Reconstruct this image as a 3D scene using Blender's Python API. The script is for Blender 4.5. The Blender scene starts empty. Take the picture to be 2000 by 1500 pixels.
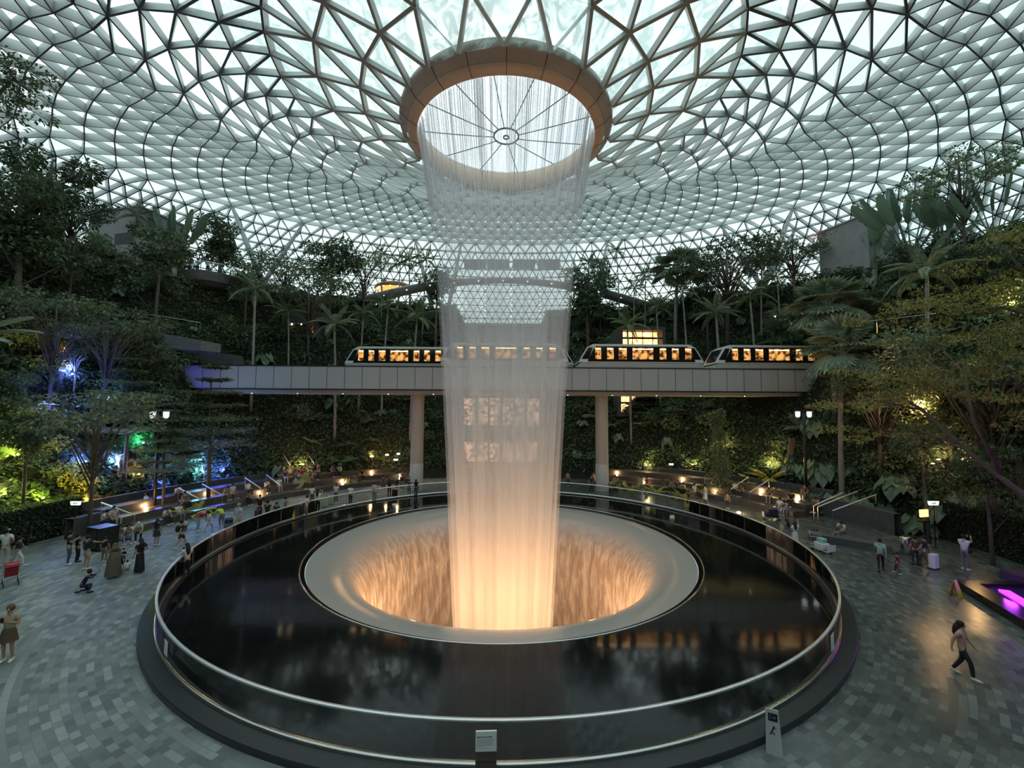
import bpy, math, random
import numpy as np
from math import sin, cos, pi, radians as RD, sqrt, atan2, tan
from mathutils import Vector, Matrix
random.seed(7); rng = np.random.RandomState(7)
SC = bpy.context.scene; COL = SC.collection
HC = 7.8            # eye height above the plaza (the photographer stands on a balcony)
AX = Vector((0, 25, 0))   # axis of the waterfall
# ------------------------------------------------------------------ camera
FPX = 819.7; PT = RD(3.591); RL = RD(.317); YW = RD(1.02)
R0 = Vector((cos(YW), -sin(YW), 0)); F0 = Vector((sin(YW)*cos(PT), cos(YW)*cos(PT), sin(PT)))
U0 = Vector((-sin(YW)*sin(PT), -cos(YW)*sin(PT), cos(PT)))
CR = cos(RL)*R0 + sin(RL)*U0; CU = -sin(RL)*R0 + cos(RL)*U0
cam = bpy.data.cameras.new('camera'); camo = bpy.data.objects.new('camera', cam); COL.objects.link(camo)
cam.sensor_width = 36; cam.lens = FPX/2000*36; cam.clip_end = 2000; cam.clip_start = .05
M = Matrix((CR, CU, -F0)).transposed().to_4x4(); M.translation = Vector((0, 0, HC)); camo.matrix_world = M
SC.camera = camo
def ray(px, py): return F0 + CR*((px-1000)/FPX) + CU*((750-py)/FPX)
def P(px, py, F): return Vector((0, 0, HC)) + ray(px, py)*F            # point at depth F
def onz(px, py, z=0.):
    d = ray(px, py); return Vector((0, 0, HC)) + d*((z-HC)/d.z)
def xyF(px, F, py=801):
    p = P(px, py, F); return p.x, p.y
def zat(px, py, x, y):
    """height of the pixel's ray above ground position (x, y)"""
    d = ray(px, py); return HC + d.z*(sqrt(x*x+y*y)/sqrt(d.x*d.x+d.y*d.y))
# ------------------------------------------------------------------ materials
def newmat(name):
    m = bpy.data.materials.new(name); m.use_nodes = True; nt = m.node_tree
    for n in list(nt.nodes): nt.nodes.remove(n)
    out = nt.nodes.new('ShaderNodeOutputMaterial'); return m, nt, out
def N(nt, t, **kw):
    n = nt.nodes.new(t)
    for k, v in kw.items():
        if k in n.inputs: n.inputs[k].default_value = v
        else: setattr(n, k, v)
    return n
def C4(c): return (c[0], c[1], c[2], 1)
def mat(name, col, rough=.6, metal=0., var=.0, scale=3., bump=0., spec=.5, trans=0., var2=None, obvar=0.):
    """principled with procedural colour variation"""
    m, nt, out = newmat(name); b = N(nt, 'ShaderNodeBsdfPrincipled'); nt.links.new(b.outputs[0], out.inputs[0])
    b.inputs['Roughness'].default_value = rough; b.inputs['Metallic'].default_value = metal
    b.inputs['Specular IOR Level'].default_value = spec
    if trans: b.inputs['Transmission Weight'].default_value = trans
    b.inputs['Base Color'].default_value = C4(col)
    tc = N(nt, 'ShaderNodeTexCoord')
    if var or var2:
        nz = N(nt, 'ShaderNodeTexNoise', Scale=scale, Detail=4.); nt.links.new(tc.outputs['Object'], nz.inputs['Vector'])
        mx = N(nt, 'ShaderNodeMix', data_type='RGBA'); nt.links.new(nz.outputs[0], mx.inputs[0])
        a = tuple(max(0, c*(1-var*1.4)) for c in col); bb = var2 or tuple(min(1, c*(1+var*1.4)) for c in col)
        mx.inputs[6].default_value = C4(a if not var2 else col); mx.inputs[7].default_value = C4(bb)
        o = mx.outputs[2]
        if obvar:
            oi = N(nt, 'ShaderNodeObjectInfo'); hs = N(nt, 'ShaderNodeHueSaturation'); nt.links.new(o, hs.inputs['Color'])
            mr = N(nt, 'ShaderNodeMapRange'); mr.inputs[3].default_value = 1-obvar; mr.inputs[4].default_value = 1+obvar
            nt.links.new(oi.outputs['Random'], mr.inputs[0]); nt.links.new(mr.outputs[0], hs.inputs['Value']); o = hs.outputs[0]
        nt.links.new(o, b.inputs['Base Color'])
        if bump:
            bp = N(nt, 'ShaderNodeBump', Strength=bump); nt.links.new(nz.outputs[0], bp.inputs['Height']); nt.links.new(bp.outputs[0], b.inputs['Normal'])
    return m
def emis(name, col, s, var=0., scale=2., col2=None):
    m, nt, out = newmat(name); e = N(nt, 'ShaderNodeEmission', Strength=s); e.inputs[0].default_value = C4(col); nt.links.new(e.outputs[0], out.inputs[0])
    if var or col2:
        tc = N(nt, 'ShaderNodeTexCoord'); nz = N(nt, 'ShaderNodeTexNoise', Scale=scale, Detail=3.); nt.links.new(tc.outputs['Object'], nz.inputs['Vector'])
        cr = N(nt, 'ShaderNodeValToRGB'); cr.color_ramp.elements[0].position = .4; cr.color_ramp.elements[1].position = .6
        cr.color_ramp.elements[0].color = C4(col2 or tuple(c*(1-var) for c in col)); cr.color_ramp.elements[1].color = C4(col)
        nt.links.new(nz.outputs[0], cr.inputs[0]); nt.links.new(cr.outputs[0], e.inputs[0])
    return m
def glassmat(name, tint=(.93, .97, .96), refl=.5, body=.0, bodycol=(.8, .85, .85)):
    """thin architectural glass: clear, with real fresnel reflection"""
    m, nt, out = newmat(name)
    t = N(nt, 'ShaderNodeBsdfTransparent'); t.inputs[0].default_value = C4(tint)
    g = N(nt, 'ShaderNodeBsdfGlossy', Roughness=.02); g.inputs[0].default_value = (refl, refl, refl, 1)
    f = N(nt, 'ShaderNodeFresnel', IOR=1.5); mx = N(nt, 'ShaderNodeMixShader')
    nt.links.new(f.outputs[0], mx.inputs[0]); nt.links.new(t.outputs[0], mx.inputs[1]); nt.links.new(g.outputs[0], mx.inputs[2])
    if body:
        d = N(nt, 'ShaderNodeBsdfDiffuse'); d.inputs[0].default_value = C4(bodycol); m2 = N(nt, 'ShaderNodeMixShader'); m2.inputs[0].default_value = body
        nt.links.new(mx.outputs[0], m2.inputs[1]); nt.links.new(d.outputs[0], m2.inputs[2]); nt.links.new(m2.outputs[0], out.inputs[0])
    else: nt.links.new(mx.outputs[0], out.inputs[0])
    return m
# ------------------------------------------------------------------ mesh building
class MB:
    def __init__(s): s.v = []; s.f = []; s.mi = []; s.cur = 0
    def face(s, idx): s.f.append(idx); s.mi.append(s.cur)
    def quad(s, a, b, c, d):
        n = len(s.v); s.v += [tuple(a), tuple(b), tuple(c), tuple(d)]; s.face((n, n+1, n+2, n+3))
    def tri(s, a, b, c):
        n = len(s.v); s.v += [tuple(a), tuple(b), tuple(c)]; s.face((n, n+1, n+2))
    def box(s, x0, x1, y0, y1, z0, z1, mtx=None):
        n = len(s.v); p = [(x, y, z) for z in (z0, z1) for (x, y) in ((x0, y0), (x1, y0), (x1, y1), (x0, y1))]
        if mtx is not None: p = [tuple(mtx @ Vector(q)) for q in p]
        s.v += p
        for f in ((0, 3, 2, 1), (4, 5, 6, 7), (0, 1, 5, 4), (1, 2, 6, 5), (2, 3, 7, 6), (3, 0, 4, 7)): s.face(tuple(n+i for i in f))
    def bar(s, a, b, w, d, up=(0, 0, 1)):
        """box between a and b; cross-section w wide, d deep along up"""
        a = Vector(a); b = Vector(b); t = (b-a)
        if t.length < 1e-6: return
        t.normalize(); u = Vector(up); sd = t.cross(u)
        if sd.length < 1e-4: sd = t.cross(Vector((1, 0, 0)))
        sd.normalize(); u2 = sd.cross(t).normalized()
        n = len(s.v)
        for p in (a, b):
            for (i, j) in ((-1, -1), (1, -1), (1, 1), (-1, 1)): s.v.append(tuple(p+sd*(w/2*i)+u2*(d/2*j)))
        for f in ((0, 3, 2, 1), (4, 5, 6, 7), (0, 1, 5, 4), (1, 2, 6, 5), (2, 3, 7, 6), (3, 0, 4, 7)): s.face(tuple(n+i for i in f))
    def tube(s, pts, rad, n=6, cap=True):
        pts = [Vector(p) for p in pts]
        if not hasattr(rad, '__len__'): rad = [rad]*len(pts)
        base = len(s.v); prev = None
        for i, p in enumerate(pts):
            t = (pts[min(i+1, len(pts)-1)]-pts[max(i-1, 0)])
            if t.length < 1e-7: t = Vector((0, 0, 1))
            t.normalize()
            if prev is None:
                a = t.orthogonal().normalized()
            else:
                a = prev - t*prev.dot(t)
                a = a.normalized() if a.length > 1e-5 else t.orthogonal().normalized()
            prev = a; b = t.cross(a)
            for k in range(n):
                an = 2*pi*k/n; s.v.append(tuple(p+(a*cos(an)+b*sin(an))*rad[i]))
        for i in range(len(pts)-1):
            for k in range(n):
                k2 = (k+1) % n; s.face((base+i*n+k, base+i*n+k2, base+(i+1)*n+k2, base+(i+1)*n+k))
        if cap:
            s.face(tuple(base+k for k in reversed(range(n)))); s.face(tuple(base+(len(pts)-1)*n+k for k in range(n)))
    def lathe(s, prof, n=96, a0=0., a1=2*pi, cx=0., cy=0.):
        """prof: list of (r, z)"""
        full = abs(a1-a0-2*pi) < 1e-6; m = n if full else n+1; base = len(s.v)
        for i in range(m):
            a = a0+(a1-a0)*i/n
            for (r, z) in prof: s.v.append((cx-r*sin(a), cy+r*cos(a), z))
        L = len(prof)
        for i in range(n):
            i2 = (i+1) % m
            for j in range(L-1): s.face((base+i*L+j, base+i2*L+j, base+i2*L+j+1, base+i*L+j+1))
    def ball(s, c, r, nu=10, nv=7, sc=(1, 1, 1)):
        base = len(s.v); c = Vector(c)
        for j in range(nv+1):
            ph = pi*j/nv
            for i in range(nu):
                th = 2*pi*i/nu; s.v.append((c.x+r*sc[0]*sin(ph)*cos(th), c.y+r*sc[1]*sin(ph)*sin(th), c.z+r*sc[2]*cos(ph)))
        for j in range(nv):
            for i in range(nu):
                i2 = (i+1) % nu; s.face((base+j*nu+i, base+(j+1)*nu+i, base+(j+1)*nu+i2, base+j*nu+i2))
    def prism(s, poly, z0, z1, mtx=None):
        """poly (x, y) outline extruded in z"""
        n = len(poly); b = len(s.v); p = [(x, y, z0) for x, y in poly]+[(x, y, z1) for x, y in poly]
        if mtx is not None: p = [tuple(mtx @ Vector(q)) for q in p]
        s.v += p; s.face(tuple(b+i for i in reversed(range(n)))); s.face(tuple(b+n+i for i in range(n)))
        for i in range(n): j = (i+1) % n; s.face((b+i, b+j, b+n+j, b+n+i))
    def mesh(s, name, mats=None, smooth=False):
        me = bpy.data.meshes.new(name); me.from_pydata(s.v, [], s.f)
        if mats:
            for m in (mats if isinstance(mats, (list, tuple)) else [mats]): me.materials.append(m)
            if isinstance(mats, (list, tuple)) and len(mats) > 1: me.polygons.foreach_set('material_index', s.mi)
        if smooth: me.polygons.foreach_set('use_smooth', [True]*len(s.f))
        me.update(); return me
def link(name, me, parent=None):
    o = bpy.data.objects.new(name, me); COL.objects.link(o)
    if parent: o.parent = parent
    return o
def obj(name, mb, m, parent=None, smooth=False): return link(name, mb.mesh(name, m, smooth), parent)
def tag(o, label=None, cat=None, group=None, kind=None):
    if label: o['label'] = label
    if cat: o['category'] = cat
    if group: o['group'] = group
    if kind: o['kind'] = kind
    return o
def thing(name, label, cat, loc=(0, 0, 0), rz=0., group=None):
    o = bpy.data.objects.new(name, None); COL.objects.link(o); o.location = loc; o.rotation_euler = (0, 0, rz)
    o.empty_display_size = .2
    return tag(o, label, cat, group)
def kids(o): return [c for c in bpy.data.objects if c.parent == o]
KIDS = {}
def dup(o, parent=None):
    """copy a thing with its parts and sub-parts (mesh data shared)"""
    if o.name not in KIDS: KIDS[o.name] = kids(o)
    c = o.copy(); COL.objects.link(c)
    if parent: c.parent = parent
    for ch in KIDS[o.name]: dup(ch, c)
    return c
def light(kind, loc, col, power, size=.15, name='lamp_light', **kw):
    l = bpy.data.lights.new(name, kind); l.color = col; l.energy = power
    if kind in ('POINT', 'SPOT'): l.shadow_soft_size = size
    if kind == 'AREA': l.size = size
    for k, v in kw.items(): setattr(l, k, v)
    o = bpy.data.objects.new(name, l); COL.objects.link(o); o.location = loc; return o
SC.view_settings.view_transform = 'Standard'; SC.view_settings.look = 'None'; SC.view_settings.exposure = 0.45; SC.view_settings.gamma = 1; SC.view_settings.use_curve_mapping = False
SC.cycles.max_bounces = 5; SC.cycles.diffuse_bounces = 2; SC.cycles.glossy_bounces = 2; SC.cycles.transmission_bounces = 3; SC.cycles.transparent_max_bounces = 24; SC.cycles.sample_clamp_indirect = 4.
SC.cycles.use_adaptive_sampling = True; SC.cycles.adaptive_threshold = .06
SC.cycles.caustics_reflective = False; SC.cycles.caustics_refractive = False
# ------------------------------------------------------------------ base materials
M_steel = mat('painted_steel', (.36, .40, .40), .45, 0., .06, .4)
M_conc = mat('pale_concrete', (.30, .31, .31), .8, 0, .18, 1.2, .1)
M_dconc = mat('dark_stone_cladding', (.075, .08, .08), .8, 0, .35, 1.5, .15)
M_alu = mat('grey_aluminium_panel', (.36, .40, .43), .42, .0, .05, .5)
M_chrome = mat('brushed_steel', (.62, .63, .62), .25, 1., .05, 8)
M_white = mat('white_paint', (.75, .77, .77), .35, 0, .03, 2)
M_dark = mat('black_paint', (.012, .012, .013), .4, 0, .1, 5)
M_glass = glassmat('clear_glass', (.90, .955, .94))
M_soil = mat('dark_soil', (.018, .02, .013), .95, 0, .5, 2.5, .4)
M_fin = mat('pale_painted_fin', (.62, .67, .66), .45, 0, .05, .4)
# ------------------------------------------------------------------ sky and sun glow
W = bpy.data.worlds.new('evening_sky'); SC.world = W; W.use_nodes = True; wn = W.node_tree
bg = wn.nodes['Background']; tc = wn.nodes.new('ShaderNodeTexCoord'); nz = wn.nodes.new('ShaderNodeTexNoise'); nz.inputs['Scale'].default_value = 2.2; nz.inputs['Detail'].default_value = 5
cr = wn.nodes.new('ShaderNodeValToRGB'); cr.color_ramp.elements[0].position = .35; cr.color_ramp.elements[1].position = .68
cr.color_ramp.elements[0].color = (.60, .77, .79, 1); cr.color_ramp.elements[1].color = (.86, .96, .94, 1)
wn.links.new(tc.outputs['Generated'], nz.inputs['Vector']); wn.links.new(nz.outputs[0], cr.inputs[0]); wn.links.new(cr.outputs[0], bg.inputs[0]); bg.inputs[1].default_value = 1.08
# ------------------------------------------------------------------ plaza floor
def floor_mat():
    m, nt, out = newmat('wet_granite_pavers'); L = nt.links.new
    b = N(nt, 'ShaderNodeBsdfPrincipled'); L(b.outputs[0], out.inputs[0])
    g = N(nt, 'ShaderNodeNewGeometry'); sp = N(nt, 'ShaderNodeSeparateXYZ'); L(g.outputs['Position'], sp.inputs[0])
    def mth(op, a=None, bb=None, va=None, vb=None):
        n = N(nt, 'ShaderNodeMath', operation=op)
        if a is not None: L(a, n.inputs[0])
        if bb is not None: L(bb, n.inputs[1])
        if va is not None: n.inputs[0].default_value = va
        if vb is not None: n.inputs[1].default_value = vb
        return n.outputs[0]
    # circular courses of pavers laid around the pool
    y = mth('SUBTRACT', sp.outputs[1], vb=25.); x = sp.outputs[0]
    th = mth('ARCTAN2', x, mth('MULTIPLY', y, vb=-1.)); r = mth('SQRT', mth('ADD', mth('MULTIPLY', x, x), mth('MULTIPLY', y, y)))
    cb = N(nt, 'ShaderNodeCombineXYZ'); L(mth('MULTIPLY', th, vb=20.), cb.inputs[0]); L(r, cb.inputs[1])
    br = N(nt, 'ShaderNodeTexBrick', offset=.5); br.inputs['Scale'].default_value = 1.; br.inputs['Brick Width'].default_value = .36; br.inputs['Row Height'].default_value = .18
    br.inputs['Mortar Size'].default_value = .006; br.inputs['Color1'].default_value = (.0, .0, .0, 1); br.inputs['Color2'].default_value = (1, 1, 1, 1); br.inputs['Mortar'].default_value = (.2, .2, .2, 1)
    L(cb.outputs[0], br.inputs['Vector'])
    cr = N(nt, 'ShaderNodeValToRGB'); e = cr.color_ramp.elements
    e[0].position = 0; e[0].color = (.13, .155, .15, 1); e[1].position = 1; e[1].color = (.34, .38, .365, 1)
    for p, c in ((.3, (.19, .215, .21, 1)), (.7, (.235, .265, .255, 1))): q = e.new(p); q.color = c
    L(br.outputs[0], cr.inputs[0])
    n1 = N(nt, 'ShaderNodeTexNoise', Scale=.22, Detail=3.); L(g.outputs['Position'], n1.inputs['Vector'])
    mx = N(nt, 'ShaderNodeMix', data_type='RGBA', blend_type='MULTIPLY'); mx.inputs[0].default_value = .55; L(cr.outputs[0], mx.inputs[6])
    c2 = N(nt, 'ShaderNodeValToRGB'); c2.color_ramp.elements[0].position = .35; c2.color_ramp.elements[0].color = (.5, .5, .5, 1); c2.color_ramp.elements[1].position = .6; c2.color_ramp.elements[1].color = (1, 1, 1, 1)
    L(n1.outputs[0], c2.inputs[0]); L(c2.outputs[0], mx.inputs[7])
    # wet (darker, glossier) towards the east side where spray lands
    wet = N(nt, 'ShaderNodeMapRange'); wet.inputs[1].default_value = -6.; wet.inputs[2].default_value = 13.; wet.inputs[3].default_value = 0.; wet.inputs[4].default_value = 1.
    n2 = N(nt, 'ShaderNodeTexNoise', Scale=.5, Detail=4.); L(g.outputs['Position'], n2.inputs['Vector'])
    L(mth('ADD', x, mth('MULTIPLY', n2.outputs[0], vb=6.)), wet.inputs[0])
    mw = N(nt, 'ShaderNodeMix', data_type='RGBA', blend_type='MULTIPLY'); L(wet.outputs[0], mw.inputs[0]); L(mx.outputs[2], mw.inputs[6]); mw.inputs[7].default_value = (.55, .54, .53, 1)
    L(mw.outputs[2], b.inputs['Base Color'])
    rr = N(nt, 'ShaderNodeMapRange'); rr.inputs[3].default_value = .62; rr.inputs[4].default_value = .22; L(wet.outputs[0], rr.inputs[0]); L(rr.outputs[0], b.inputs['Roughness'])
    bp = N(nt, 'ShaderNodeBump', Strength=.25, Distance=.02); L(br.outputs[0], bp.inputs['Height']); L(bp.outputs[0], b.inputs['Normal'])
    return m
fl = MB(); fl.lathe([(15.9, 0), (24, 0), (34, 0), (60, 0)], 128, cy=25)
obj('floor', fl, floor_mat())['kind'] = 'structure'
# ------------------------------------------------------------------ basin: black granite ring, curb, funnel
def granite():
    m, nt, out = newmat('black_granite_under_water'); b = N(nt, 'ShaderNodeBsdfPrincipled', Roughness=.04); nt.links.new(b.outputs[0], out.inputs[0])
    b.inputs['Base Color'].default_value = (.006, .0065, .007, 1); b.inputs['Specular IOR Level'].default_value = .5
    tc = N(nt, 'ShaderNodeTexCoord'); nz = N(nt, 'ShaderNodeTexNoise', Scale=1.6, Detail=2.); nt.links.new(tc.outputs['Object'], nz.inputs['Vector'])
    bp = N(nt, 'ShaderNodeBump', Strength=.035, Distance=.05); nt.links.new(nz.outputs[0], bp.inputs['Height']); nt.links.new(bp.outputs[0], b.inputs['Normal'])
    n2 = N(nt, 'ShaderNodeTexNoise', Scale=.35, Detail=3.); nt.links.new(tc.outputs['Object'], n2.inputs['Vector'])
    mr = N(nt, 'ShaderNodeMapRange'); mr.inputs[3].default_value = .02; mr.inputs[4].default_value = .14; nt.links.new(n2.outputs[0], mr.inputs[0]); nt.links.new(mr.outputs[0], b.inputs['Roughness'])
    return m
M_gran = granite()
basin = thing('fountain_basin', 'round black granite basin with steel-edged funnel mouth under the waterfall', 'fountain', (0, 25, 0))
g = MB(); g.lathe([(15.3, -.1), (15.3, .10), (10.9, .10), (10.62, .10), (10.6, .04), (10.4, .02), (10.36, -.6)], 192); obj('granite_ring', g, M_gran, basin)
g = MB(); g.lathe([(10.60, .08), (10.60, .125), (10.66, .125), (10.66, .08)], 192); obj('steel_edge', g, M_chrome, basin, True)
g = MB(); g.lathe([(15.3, 0.), (15.3, .16), (15.95, .16), (15.97, .13), (15.97, 0)], 192); obj('kerb', g, mat('dark_wet_kerb', (.03, .034, .034), .3, 0, .2, 2), basin)
def funnel_mat():
    m, nt, out = newmat('wet_acrylic_funnel'); b = N(nt, 'ShaderNodeBsdfPrincipled', Roughness=.2); b.inputs['Specular IOR Level'].default_value = .7; nt.links.new(b.outputs[0], out.inputs[0])
    tc = N(nt, 'ShaderNodeTexCoord'); mp = N(nt, 'ShaderNodeMapping'); mp.inputs['Scale'].default_value = (1.2, 1.2, .35); nt.links.new(tc.outputs['Object'], mp.inputs[0])
    nz = N(nt, 'ShaderNodeTexNoise', Scale=2.3, Detail=5.); nt.links.new(mp.outputs[0], nz.inputs['Vector'])
    g = N(nt, 'ShaderNodeSeparateXYZ'); nt.links.new(tc.outputs['Object'], g.inputs[0])
    mr = N(nt, 'ShaderNodeMapRange'); mr.inputs[1].default_value = -.3; mr.inputs[2].default_value = -2.; nt.links.new(g.outputs[2], mr.inputs[0])
    ml = N(nt, 'ShaderNodeMath', operation='MULTIPLY'); nt.links.new(mr.outputs[0], ml.inputs[0]); nt.links.new(nz.outputs[0], ml.inputs[1])
    bp = N(nt, 'ShaderNodeBump', Strength=.9, Distance=.25); nt.links.new(ml.outputs[0], bp.inputs['Height']); nt.links.new(bp.outputs[0], b.inputs['Normal'])
    cr = N(nt, 'ShaderNodeValToRGB'); cr.color_ramp.elements[0].color = (.34, .29, .25, 1); cr.color_ramp.elements[1].color = (.55, .5, .45, 1); cr.color_ramp.elements[0].position = .4; cr.color_ramp.elements[1].position = .65
    nt.links.new(nz.outputs[0], cr.inputs[0])
    m2 = N(nt, 'ShaderNodeMix', data_type='RGBA'); nt.links.new(mr.outputs[0], m2.inputs[0]); m2.inputs[6].default_value = (.43, .40, .37, 1); nt.links.new(cr.outputs[0], m2.inputs[7]); nt.links.new(m2.outputs[2], b.inputs['Base Color'])
    return m
g = MB(); g.lathe([(10.38, -.02), (9.95, -.05), (9.5, -.12), (9.05, -.25), (8.65, -.45), (8.3, -.72), (8.0, -1.05), (7.75, -1.5), (7.58, -2.1), (7.48, -3.0), (7.42, -4.5), (7.4, -7), (7.4, -11), (7.1, -13), (0.01, -13)], 192)
obj('funnel', g, funnel_mat(), basin, True)
# glass balustrade
bal = thing('glass_balustrade', 'curved glass balustrade with slim metal handrail around the black basin', 'railing', (0, 25, 0))
NP = 48
g = MB(); g.lathe([(15.455, 1.09), (15.455, 1.145), (15.535, 1.145), (15.535, 1.09), (15.455, 1.09)], 192); obj('handrail', g, mat('bright_satin_steel', (.85, .86, .86), .4, .85, .03, 6), bal, True)
g = MB(); g.lathe([(15.45, .16), (15.45, .26), (15.54, .26), (15.54, .16)], 192); obj('base_channel', g, M_chrome, bal, True)
pm = None
for i in range(NP):
    if pm is None:
        g = MB(); a0 = 2*pi/NP*.006; a1 = 2*pi/NP*.994
        g.lathe([(15.495, .2), (15.495, 1.11)], 4, a0, a1); pm = g.mesh('glass_panel', M_glass, True)
    o = link('glass_panel', pm, bal); o.rotation_euler = (0, 0, 2*pi*i/NP)
# ------------------------------------------------------------------ dome lattice
DQ = [[6.413, 6.481, -0.092, 16.77, -0.234, 0.186, 0.14, 0.113], [8.79, 8.29, 0.326, 18.234, -0.339, 0.184, 0.115, 0.054], [11.53, 10.347, 0.832, 19.665, -0.304, 0.207, 0.106, 0.075], [14.398, 12.641, 1.55, 21.095, -0.139, 0.223, 0.096, -0.005], [17.429, 15.325, 2.682, 22.503, 0.297, 0.122, 0.095, -0.036], [20.47, 17.912, 3.929, 23.797, 0.824, 0.027, 0.05, -0.072], [23.537, 20.473, 5.354, 24.951, 1.414, -0.082, 0.018, -0.049], [26.7, 22.836, 6.866, 25.779, 2.075, -0.201, 0.002, 0.018], [28.963, 23.985, 8.361, 26.08, 2.518, -0.227, -0.03, 0.125], [31.292, 25.32, 9.598, 26.433, 2.836, -0.196, -0.042, 0.166], [33.692, 26.795, 10.704, 26.706, 3.033, -0.165, -0.062, 0.163], [36.146, 28.344, 11.762, 26.875, 3.136, -0.15, -0.069, 0.133], [38.539, 29.96, 12.814, 27.052, 3.08, -0.136, -0.074, 0.114], [40.987, 31.555, 13.853, 27.164, 3.02, -0.129, -0.074, 0.087], [43.521, 33.079, 14.864, 27.242, 3.053, -0.129, -0.071, 0.047], [46.131, 34.568, 15.87, 27.237, 3.106, -0.123, -0.083, -0.005]]
DPHI = -0.0304
DQ = [list(q) for q in DQ]
for j in range(1, 13):   # rings below the support ring, curving down to the plateau
    q = list(DQ[15]); gr = [0, 1.1, 2.1, 3.0, 3.8, 4.4, 4.9, 5.3, 5.6, 5.8, 5.95, 6.0, 6.0][j]
    q[0] += gr; q[1] += gr; q[3] -= j*1.12; q[4] -= .12*j; DQ.append(q)
NR = len(DQ)
def ring_n(k): return 20 if k < 3 else 40 if k < 8 else 80 if k < 16 else 160
def dome_pt(k, a):
    A, B, cy, h, hc, w1, w2, ox = DQ[k]
    t = a+DPHI; t = t+w1*sin(t)+w2*sin(2*t); c = cos(t)
    if c < -.35: s = min(1, (-c-.35)/.65); B = B+max(0, min(k, 15)-3)/12*36*s*s*(3-2*s)
    return Vector((ox-A*sin(t), 25+cy+B*c, HC+h+hc*max(c, -.4)))
def ring_off(k): return {True: .5, False: 0.}[(k < 3 and k % 2 == 1) or (3 <= k < 8 and (k-3) % 2 == 1) or (8 <= k < 16 and (k-8) % 2 == 1) or (k >= 16 and k % 2 == 1)]
NODE = []; NRM = []
for k in range(NR):
    n = ring_n(k); off = ring_off(k); da = 2*pi/n; pp = []; nn = []
    for i in range(n):
        a = (i+off)*da; p = dome_pt(k, a); pp.append(p)
        tt = dome_pt(k, a+.05)-dome_pt(k, a-.05); rr = dome_pt(min(k+1, NR-1), a)-dome_pt(max(k-1, 0), a)
        m = tt.cross(rr).normalized()
        if m.dot(p-Vector((0, 38, 8))) < 0: m = -m
        nn.append(m)
    NODE.append(pp); NRM.append(nn)
lat = MB(); glz = MB(); glo = MB()
def fin(k1, i1, k2, i2):
    n1 = ring_n(k1); n2 = ring_n(k2); i1 %= n1; i2 %= n2
    a, b = NODE[k1][i1], NODE[k2][i2]; na, nb = NRM[k1][i1], NRM[k2][i2]
    kk = (k1+k2)/2
    w = .17 if kk < 3 else .14 if kk < 8 else .105 if kk < 16 else .115
    d = .32 if kk < 3 else .48 if kk < 8 else .74 if kk < 16 else .78
    u = ((na+nb)*.5); t = (b-a).normalized(); s = t.cross(u).normalized()*(w/2)
    n = len(lat.v); wl = .5
    for p, q in ((a, na), (b, nb)):
        lat.v += [tuple(p-s), tuple(p+s), tuple(p+s+q*d), tuple(p-s+q*d)]
    for f in ((0, 3, 2, 1), (4, 5, 6, 7), (1, 2, 6, 5), (2, 3, 7, 6), (3, 0, 4, 7)): lat.face(tuple(n+x for x in f))
    lat.cur = 1 if kk > 2.6 else 2; lat.face((n, n+1, n+5, n+4)); lat.cur = 0  # underside face gets a darker colour in place of shade, paler near the oculus
TRI = []
for k in range(NR):
    n = ring_n(k)
    if k > 0:
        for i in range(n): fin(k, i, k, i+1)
    if k == NR-1: break
    m = ring_n(k+1); o1 = ring_off(k); o2 = ring_off(k+1)
    for i in range(n):
        if m == n:      # next ring half a step on
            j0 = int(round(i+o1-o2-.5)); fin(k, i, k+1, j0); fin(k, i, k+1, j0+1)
            TRI += [((k, i), (k+1, j0), (k+1, j0+1)), ((k, i), (k+1, j0+1), (k, i+1))]
        else:
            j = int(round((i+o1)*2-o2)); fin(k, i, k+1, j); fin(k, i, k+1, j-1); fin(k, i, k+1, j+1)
            TRI += [((k, i), (k+1, j-1), (k+1, j)), ((k, i), (k+1, j), (k+1, j+1)), ((k, i), (k+1, j+1), (k, i+1))]
for t in TRI:
    pts = []
    for k, i in t:
        i %= ring_n(k); d = .30 if k < 3 else .46 if k < 8 else .72 if k < 16 else .76
        pts.append(NODE[k][i]+NRM[k][i]*d)
    (glz if max(k for k, i in t) <= 6 else glo).tri(*pts)
dome = obj('ceiling', lat, [M_fin, mat('dark_underside_shade', (.05, .06, .07), .5, 0, .1, 1), mat('grey_brown_underside_shade', (.34, .34, .31), .5, 0, .1, 1)]); dome['kind'] = 'structure'  # both underside colours paint shade onto the pale fins
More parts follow.
